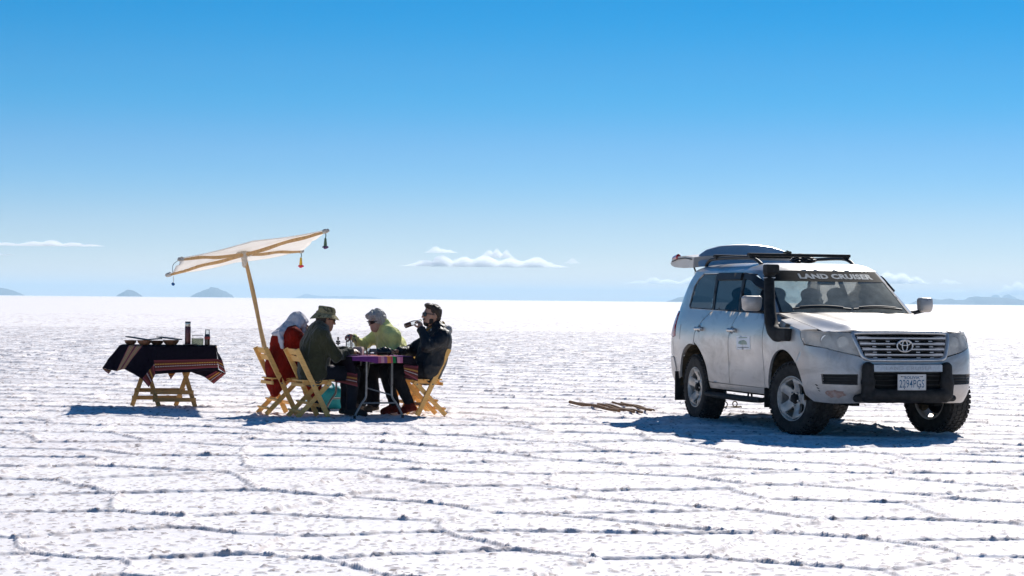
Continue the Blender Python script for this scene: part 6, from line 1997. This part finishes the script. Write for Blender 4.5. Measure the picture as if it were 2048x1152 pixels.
# number plate
npx = gx(0) + .098
pn = empty('number_plate', (npx, .015, .605), 0, car)
MB().box((0, 0, 0), (.006, .325, .165), None, .002).build('plate', mat('plate white', (.62, .61, .58), .45, var=.08, scale=14), pn)
rim_ = MB()
for (c_, d_) in (((0.0035, 0, .080), (.004, .325, .006)), ((0.0035, 0, -.080), (.004, .325, .006)), ((0.0035, .160, 0), (.004, .006, .154)), ((0.0035, -.160, 0), (.004, .006, .154))): rim_.box(c_, d_)
rim_.build('plate_rim', M_SATIN, pn)
M_BLUE = mat('plate blue', (.015, .10, .20), .5, var=.1)
lettering('BOLIVIA', .040, lambda q: np.array([(.0040, u, .048 + v) for u, v in q]), M_BLUE, pn, .0008, 1.15)
lettering('2294PGS', .118, lambda q: np.array([(.0040, u, -.020 + v) for u, v in q]), M_BLUE, pn, .0005, .64)
for s in (-1, 1):
    MB().lathe([(0, 0), (.006, 0), (.005, .003), (0, .003)], 8, Matrix.Translation((.003, s * .085, -.066)) @ Matrix.Rotation(math.pi / 2, 4, 'Y')).build('plate_bolt', M_BLK, pn)
    MB().add([(.0042, s * .085, .062), (.0042, s * .115, .062), (.0042, s * .115, .068), (.0042, s * .130, .060), (.0042, s * .115, .052), (.0042, s * .115, .057), (.0042, s * .085, .057)], [(0, 1, 2, 3, 4, 5, 6)]).build('plate_mark', M_BLK, pn)
# snorkel
sn = empty('snorkel', (0, 0, 0), 0, car)
S = Sdf(.0085, .035)
S.rbox((-.08, -1.0, 1.085), (.20, .045, .072), .035, k=.04); S.cone((-.20, -1.0, 1.085), (-.34, -1.0, 1.125), .062, .072, (1, 1.15, .85), k=.05)
_sp = smoothpath([(-.28, -1.0, 1.10), (-.36, -1.0, 1.18), (-.43, -.99, 1.28), (-.57, -.945, 1.48), (-.70, -.895, 1.70)], 6)
for i in range(len(_sp) - 1):
    r0 = .072 - .018 * i / len(_sp); S.cone(_sp[i], _sp[i + 1], r0, r0 - .0008, (1, 1.05, 1), k=.02)
sdf_obj('intake_duct', S, M_BLKROUGH, sn)
S = Sdf(.007, .02); S.cone((-.71, -.890, 1.70), (-.715, -.885, 1.76), .060, .062, k=.02); S.rbox((-.695, -.875, 1.80), (.072, .075, .055), .02)
hd_ = sdf_obj('intake_head', S, M_BLKROUGH, sn)
for k in range(5):
    MB().box((-.622, -.875, 1.772 + k * .014), (.006, .11, .006)).build('intake_grid', M_BLK, hd_)
MB().tube([(-.705 + .062 * math.cos(2 * math.pi * i / 20), -.893 + .062 * math.sin(2 * math.pi * i / 20), 1.705) for i in range(20)], .007, 6, closed=True).build('clamp', M_SATIN, sn)
# roof rails, bars and rope
for s in (-1, 1):
    MB().tube(smoothpath([(-3.42, s * .60, 1.875), (-3.34, s * .60, 1.925), (-3.15, s * .605, 1.957), (-2.5, s * .61, 1.965), (-2.02, s * .60, 1.960), (-1.80, s * .595, 1.925), (-1.66, s * .585, 1.872)], 6), .021, 10).build('roof_rail', M_BLK, car)
for x, nm in ((-1.93, 0), (-3.02, 1)):
    cb = MB().box((x, 0, 1.992), (.085, 1.30, .036), None, .012).build('roof_bar', M_BLKROUGH, car)
    for s in (-1, 1): MB().box((x, s * .605, 1.972), (.06, .07, .05), None, .01).build('bar_foot', M_BLK, cb)
S = Sdf(.006, .01); S.cone((-1.93, -.115, 2.02), (-1.93, -.19, 2.02), .018, .014); S.cone((-1.93, -.14, 2.03), (-1.95, -.15, 2.045), .012, .009); S.rough(-.003, 40, 2)
sdf_obj('strap_buckle', S, mat('webbing', (.10, .085, .055), .9), cb)
rp = MB()
for k in range(4):
    rr_ = .12 - .012 * k
    rp = MB().tube([(-2.45 + rr_ * 1.2 * math.cos(2 * math.pi * i / 24), .28 + rr_ * 1.3 * math.sin(2 * math.pi * i / 24), 1.935 + .022 * k + .012 * math.sin(4 * math.pi * i / 24 + k)) for i in range(24)], .013, 7, closed=True)
    rp.build('rope_coil', M_BLK, car)
# raised tailgate
tg = empty('tailgate', (-3.56, 0, 1.86), 0, car)
prof = [(.0, .03), (.02, .16), (-.35, .185), (-.72, .178), (-.92, .155), (-1.04, .10), (-.98, .070), (-.80, .045), (-.40, .030)]
yw = .72
def tgs(k): return [(x, z) for x, z in prof]
vs_ = []; fs_ = []; ny = 13
for j in range(ny):
    y = -yw + 2 * yw * j / (ny - 1)
    bow = .10 * (abs(y) / yw) ** 2.5
    for x, z in prof: vs_.append((x * (1 - bow * .9 * (abs(x) / 1.04)), y * (1 - .06 * abs(x)), z - .035 * (abs(y) / yw) ** 3))
m_ = len(prof)
for j in range(ny - 1):
    for i in range(m_): fs_.append((j * m_ + i, j * m_ + (i + 1) % m_, (j + 1) * m_ + (i + 1) % m_, (j + 1) * m_ + i))
fs_ += [tuple(range(m_)), tuple((ny - 1) * m_ + i for i in range(m_))[::-1]]
MB().add(vs_, fs_, True).build('tailgate_shell', M_PAINT, tg)
MB().tube([(-.05, -yw - .004, .10), (-.3, -yw * .985 - .004, .12), (-.6, -yw * .965 - .004, .115), (-.85, -yw * .95 - .004, .085)], .007, 6).build('seal', M_BLK, tg)
for s in (-1, 1):
    S = Sdf(.007, .02); S.cone((-.66, s * .672, .138), (-.90, s * .640, .120), .034, .030, (1, 1, .8)); sdf_obj('tail_lamp', S, M_REDL, tg)
    S = Sdf(.007, .02); S.cone((-.93, s * .625, .105), (-1.03, s * .60, .078), .036, .028, (1, 1, .9)); sdf_obj('corner_trim', S, M_BLKROUGH, tg)
    MB().tube([(.03, s * .66, -.16), (-.16, s * .66, .04)], .011, 8).build('gas_strut', M_BLK, tg)
# its spoiler, turned up on edge
ap = [(.655, .0), (.66, .06), (.62, .15), (.52, .215), (.36, .262), (.18, .285), (0, .292)]
ap = ap + [(-y, z) for y, z in ap[::-1][1:]]
vs_ = []; fs_ = []
for (dx, k) in ((-.035, .96), (-.02, 1.), (.012, 1.), (.026, .97)):
    for y, z in ap: vs_.append((dx + .07 - .42 * z - .05 * (y / .66) ** 2, y * k, z * k + .01))
q_ = len(ap)
for r_ in range(3):
    for i in range(q_ - 1): fs_.append((r_ * q_ + i, r_ * q_ + i + 1, (r_ + 1) * q_ + i + 1, (r_ + 1) * q_ + i))
fs_ += [tuple(range(q_))[::-1], tuple(3 * q_ + i for i in range(q_))]
fs_ += [(0, q_, 2 * q_, 3 * q_), (q_ - 1, 2 * q_ - 1, 3 * q_ - 1, 4 * q_ - 1)]
MB().add(vs_, fs_, True).build('spoiler', mat('clean silver paint', (.66, .68, .68), .35, .7, var=.06, scale=4), tg)
# rear: bumper and lower gate
def rz(s): return [(s * aX(-3.50, .42, True), .42), (s * aX(-3.52, .60, True), .60), (s * aX(-3.595, .74, True), .74)]
panel('rear_bumper', [(0, .42)] + rz(1) + [(0, .74)] + rz(-1)[::-1], m_rear, M_PAINT, res=.06, off=.012)
panel('lower_gate', [(-aX(-3.61, .75, True), .75), (0, .75), (aX(-3.61, .75, True), .75), (aX(-3.61, .99, True), .99), (aY(.70, 1.0, True), 1.0), (aY(.70, 1.18, True), 1.18), (0, 1.18), (-aY(.70, 1.18, True), 1.18), (-aY(.70, 1.0, True), 1.0), (-aX(-3.61, .99, True), .99)], m_rear, M_PAINT, res=.07)
# floor, chassis, axles
MB().box((-1.55, 0, .47), (4.2, 1.55, .04)).build('floor_pan', M_INNER, car)
for s in (-1, 1): MB().box((-1.5, s * .48, .40), (4.4, .09, .12), None, .01).build('chassis_rail', M_INNER, car)
MB().tube([(-2.85, -.72, .40), (-2.85, .72, .40)], .05, 10).build('rear_axle', M_MUD, car)
S = Sdf(.012, .03); S.ell((-2.85, .05, .40), (.15, .13, .14)); sdf_obj('differential', S, M_MUD, car)
for s in (-1, 1):
    S = Sdf(.010, .03); S.cone((.05, s * .30, .40), (0, s * .66, .36), .045, .04); S.cone((-.12, s * .32, .42), (0, s * .66, .36), .04, .04); S.cone((0, s * .66, .30), (0, s * .64, .56), .055, .04); S.cone((.1, s * .30, .42), (.1, s * .62, .39), .025, .02); S.rough(-.006, 20, 4)
    sdf_obj('suspension_arm', S, M_MUD, car)
MB().box((.52, 0, .42), (.36, 1.10, .05), None, .01).build('skid_plate', M_MUD, car)
MB().tube([(-1.9 + .055 * math.cos(2 * math.pi * i / 16), -.62, .33 + .055 * math.sin(2 * math.pi * i / 16)) for i in range(16)], .012, 6, closed=True).build('tow_ring', M_BLK, car)
MB().box((-1.3, -.60, .36), (.14, .10, .08), None, .01).build('bracket', M_BLK, car)
# interior
sd = MB().box((-.92, 0, 1.20), (.42, 1.62, .22), None, .06).build('dashboard', mat('dark dash', (.05, .047, .043), .8), car)
MB().tube([(-1.17 + .05 * math.cos(2 * math.pi * i / 24), .40 + .19 * math.sin(2 * math.pi * i / 24), 1.27 + .18 * math.cos(2 * math.pi * i / 24)) for i in range(24)], .016, 8, closed=True).build('steering_wheel', M_BLK, car)
for (x, y) in ((-1.72, .42), (-1.72, -.42), (-2.55, .45), (-2.55, 0), (-2.55, -.45)):
    S = Sdf(.016, .05); S.cone((x, y - .14, 1.02), (x, y + .14, 1.02), .11, .11); S.cone((x - .05, y - .13, 1.32), (x - .05, y + .13, 1.32), .085, .085); S.cone((x - .02, y, 1.05), (x - .06, y, 1.36), .15, .12, (1, .7, 1)); S.ell((x - .06, y, 1.53), (.05, .13, .085)); S.cone((x - .06, y, 1.38), (x - .06, y, 1.5), .03, .03)
    S.cone((x + .1, y - .14, .85), (x + .1, y + .14, .85), .15, .15)
    sdf_obj('seat', S, M_SEAT, car)
MB().box((-1.15, 0, 1.67), (.03, .22, .07), None, .015).build('interior_mirror', M_BLK, car)
# wheels
def make_wheel():
    w_ = empty('wheel', (0, 0, 0), 0, car)
    RT, WT = .400, .275
    pr = [(.236, -.115), (.245, -.125), (.30, -.138), (.345, -.136), (.378, -.122), (.392, -.105), (.394, 0), (.392, .105), (.378, .122), (.345, .136), (.30, .138), (.245, .125), (.236, .115)]
    ty = MB().lathe(pr, 56, caps=False)
    # tread blocks
    for k in range(44):
        a = 2 * math.pi * k / 44
        for (zc, zl, sh, da) in ((-.098, .050, .016, 0), (-.035, .050, -.014, .5), (.035, .050, .014, .0), (.098, .050, -.016, .5)):
            aa = a + da * 2 * math.pi / 44
            Mx_ = Matrix.Rotation(aa, 4, 'Z') @ Matrix.Translation((.393, 0, zc)) @ Matrix.Rotation(sh * 12, 4, 'X')
            ty.box((0, 0, 0), (.020, .040, zl), Mx_)
        for s in (-1, 1):
            Mx_ = Matrix.Rotation(a, 4, 'Z') @ Matrix.Translation((.378, 0, s * .125)) @ Matrix.Rotation(s * .7, 4, 'Y')
            ty.box((0, 0, 0), (.034, .030, .018), Mx_)
    ty.build('tyre', M_TYRE, w_)
    # rim barrel, face towards -z
    MB().lathe([(.238, -.118), (.244, -.128), (.236, -.130), (.226, -.112), (.214, -.06), (.210, .0), (.214, .11), (.238, .118)], 48, caps=False).build('rim', M_RIM, w_)
    def fm(p):
        p = np.asarray(p); r_ = np.hypot(p[:, 0], p[:, 1]); th = np.arctan2(p[:, 1], p[:, 0])
        z = -.085 - .030 * np.exp(-((r_ - .20) / .05) ** 2) + .018 * np.exp(-(r_ / .075) ** 2)
        z = z - .020 * np.cos(5 * th) * np.clip((r_ - .07) / .1, 0, 1)
        return np.stack([p[:, 0], p[:, 1], z], 1)
    holes = []
    for k in range(5):
        c_ = math.pi / 5 + 2 * math.pi * k / 5
        h_ = []
        for (r_, da) in ((.104, -.14), (.098, 0), (.104, .14), (.150, .29), (.190, .36), (.203, .31), (.207, 0), (.203, -.31), (.190, -.36), (.150, -.29)):
            h_.append((r_ * math.cos(c_ + da), r_ * math.sin(c_ + da)))
        holes.append(h_)
    V, F = panel_vf([(.222 * math.cos(2 * math.pi * k / 40), .222 * math.sin(2 * math.pi * k / 40)) for k in range(40)], fm, .018, 0, holes)
    # thickness towards the inside
    n0 = len(V); V = [np.array(v) for v in V]; V2 = [v + np.array((0, 0, .035)) for v in V]
    cnt = {}
    for f in F:
        for i in range(3):
            e_ = (f[i], f[(i + 1) % 3]); cnt.setdefault((min(e_), max(e_)), []).append(e_)
    F2 = list(F) + [tuple(i + n0 for i in f[::-1]) for f in F] + [(a, b, b + n0, a + n0) for v in cnt.values() if len(v) == 1 for a, b in v]
    fc = MB(); fc.add([tuple(v) for v in V + V2], F2, True); fc.build('spokes', M_RIM, w_)
    MB().lathe([(0, -.118), (.030, -.117), (.043, -.110), (.045, -.085), (.060, -.080)], 24).build('hub_cap', M_BLKROUGH, w_)
    for k in range(5):
        a = 2 * math.pi * k / 5 + .3
        MB().lathe([(0, -.105), (.009, -.104), (.0105, -.098), (.0105, -.070)], 8, Matrix.Translation((.075 * math.cos(a), .075 * math.sin(a), .0))).build('wheel_nut', M_CHROME, w_)
    MB().lathe([(.17, -.02), (.17, .01), (0, .01)], 28).build('brake_disc', M_INNER, w_)
    return w_
M_RIM = mat('dusty alloy', (.64, .60, .54), .5, .35, var=.25, scale=10, col2=(.42, .36, .29))
wh = make_wheel()
for i, (x, y, steer) in enumerate(((0, -.815, 16), (0, .815, 16), (-2.87, -.815, 0), (-2.87, .815, 0))):
    w_ = wh if i == 0 else copy_tree(wh, car)
    w_.parent = car
    s = -1 if y < 0 else 1
    # local -z is the outer face
    w_.matrix_local = Matrix.Translation((x + (.02 if steer else 0), y, .392)) @ Matrix.Rotation(R(steer), 4, 'Z') @ Matrix.Rotation((-1 if s < 0 else 1) * math.pi / 2, 4, 'X') @ Matrix.Rotation(i * .5, 4, 'Z')
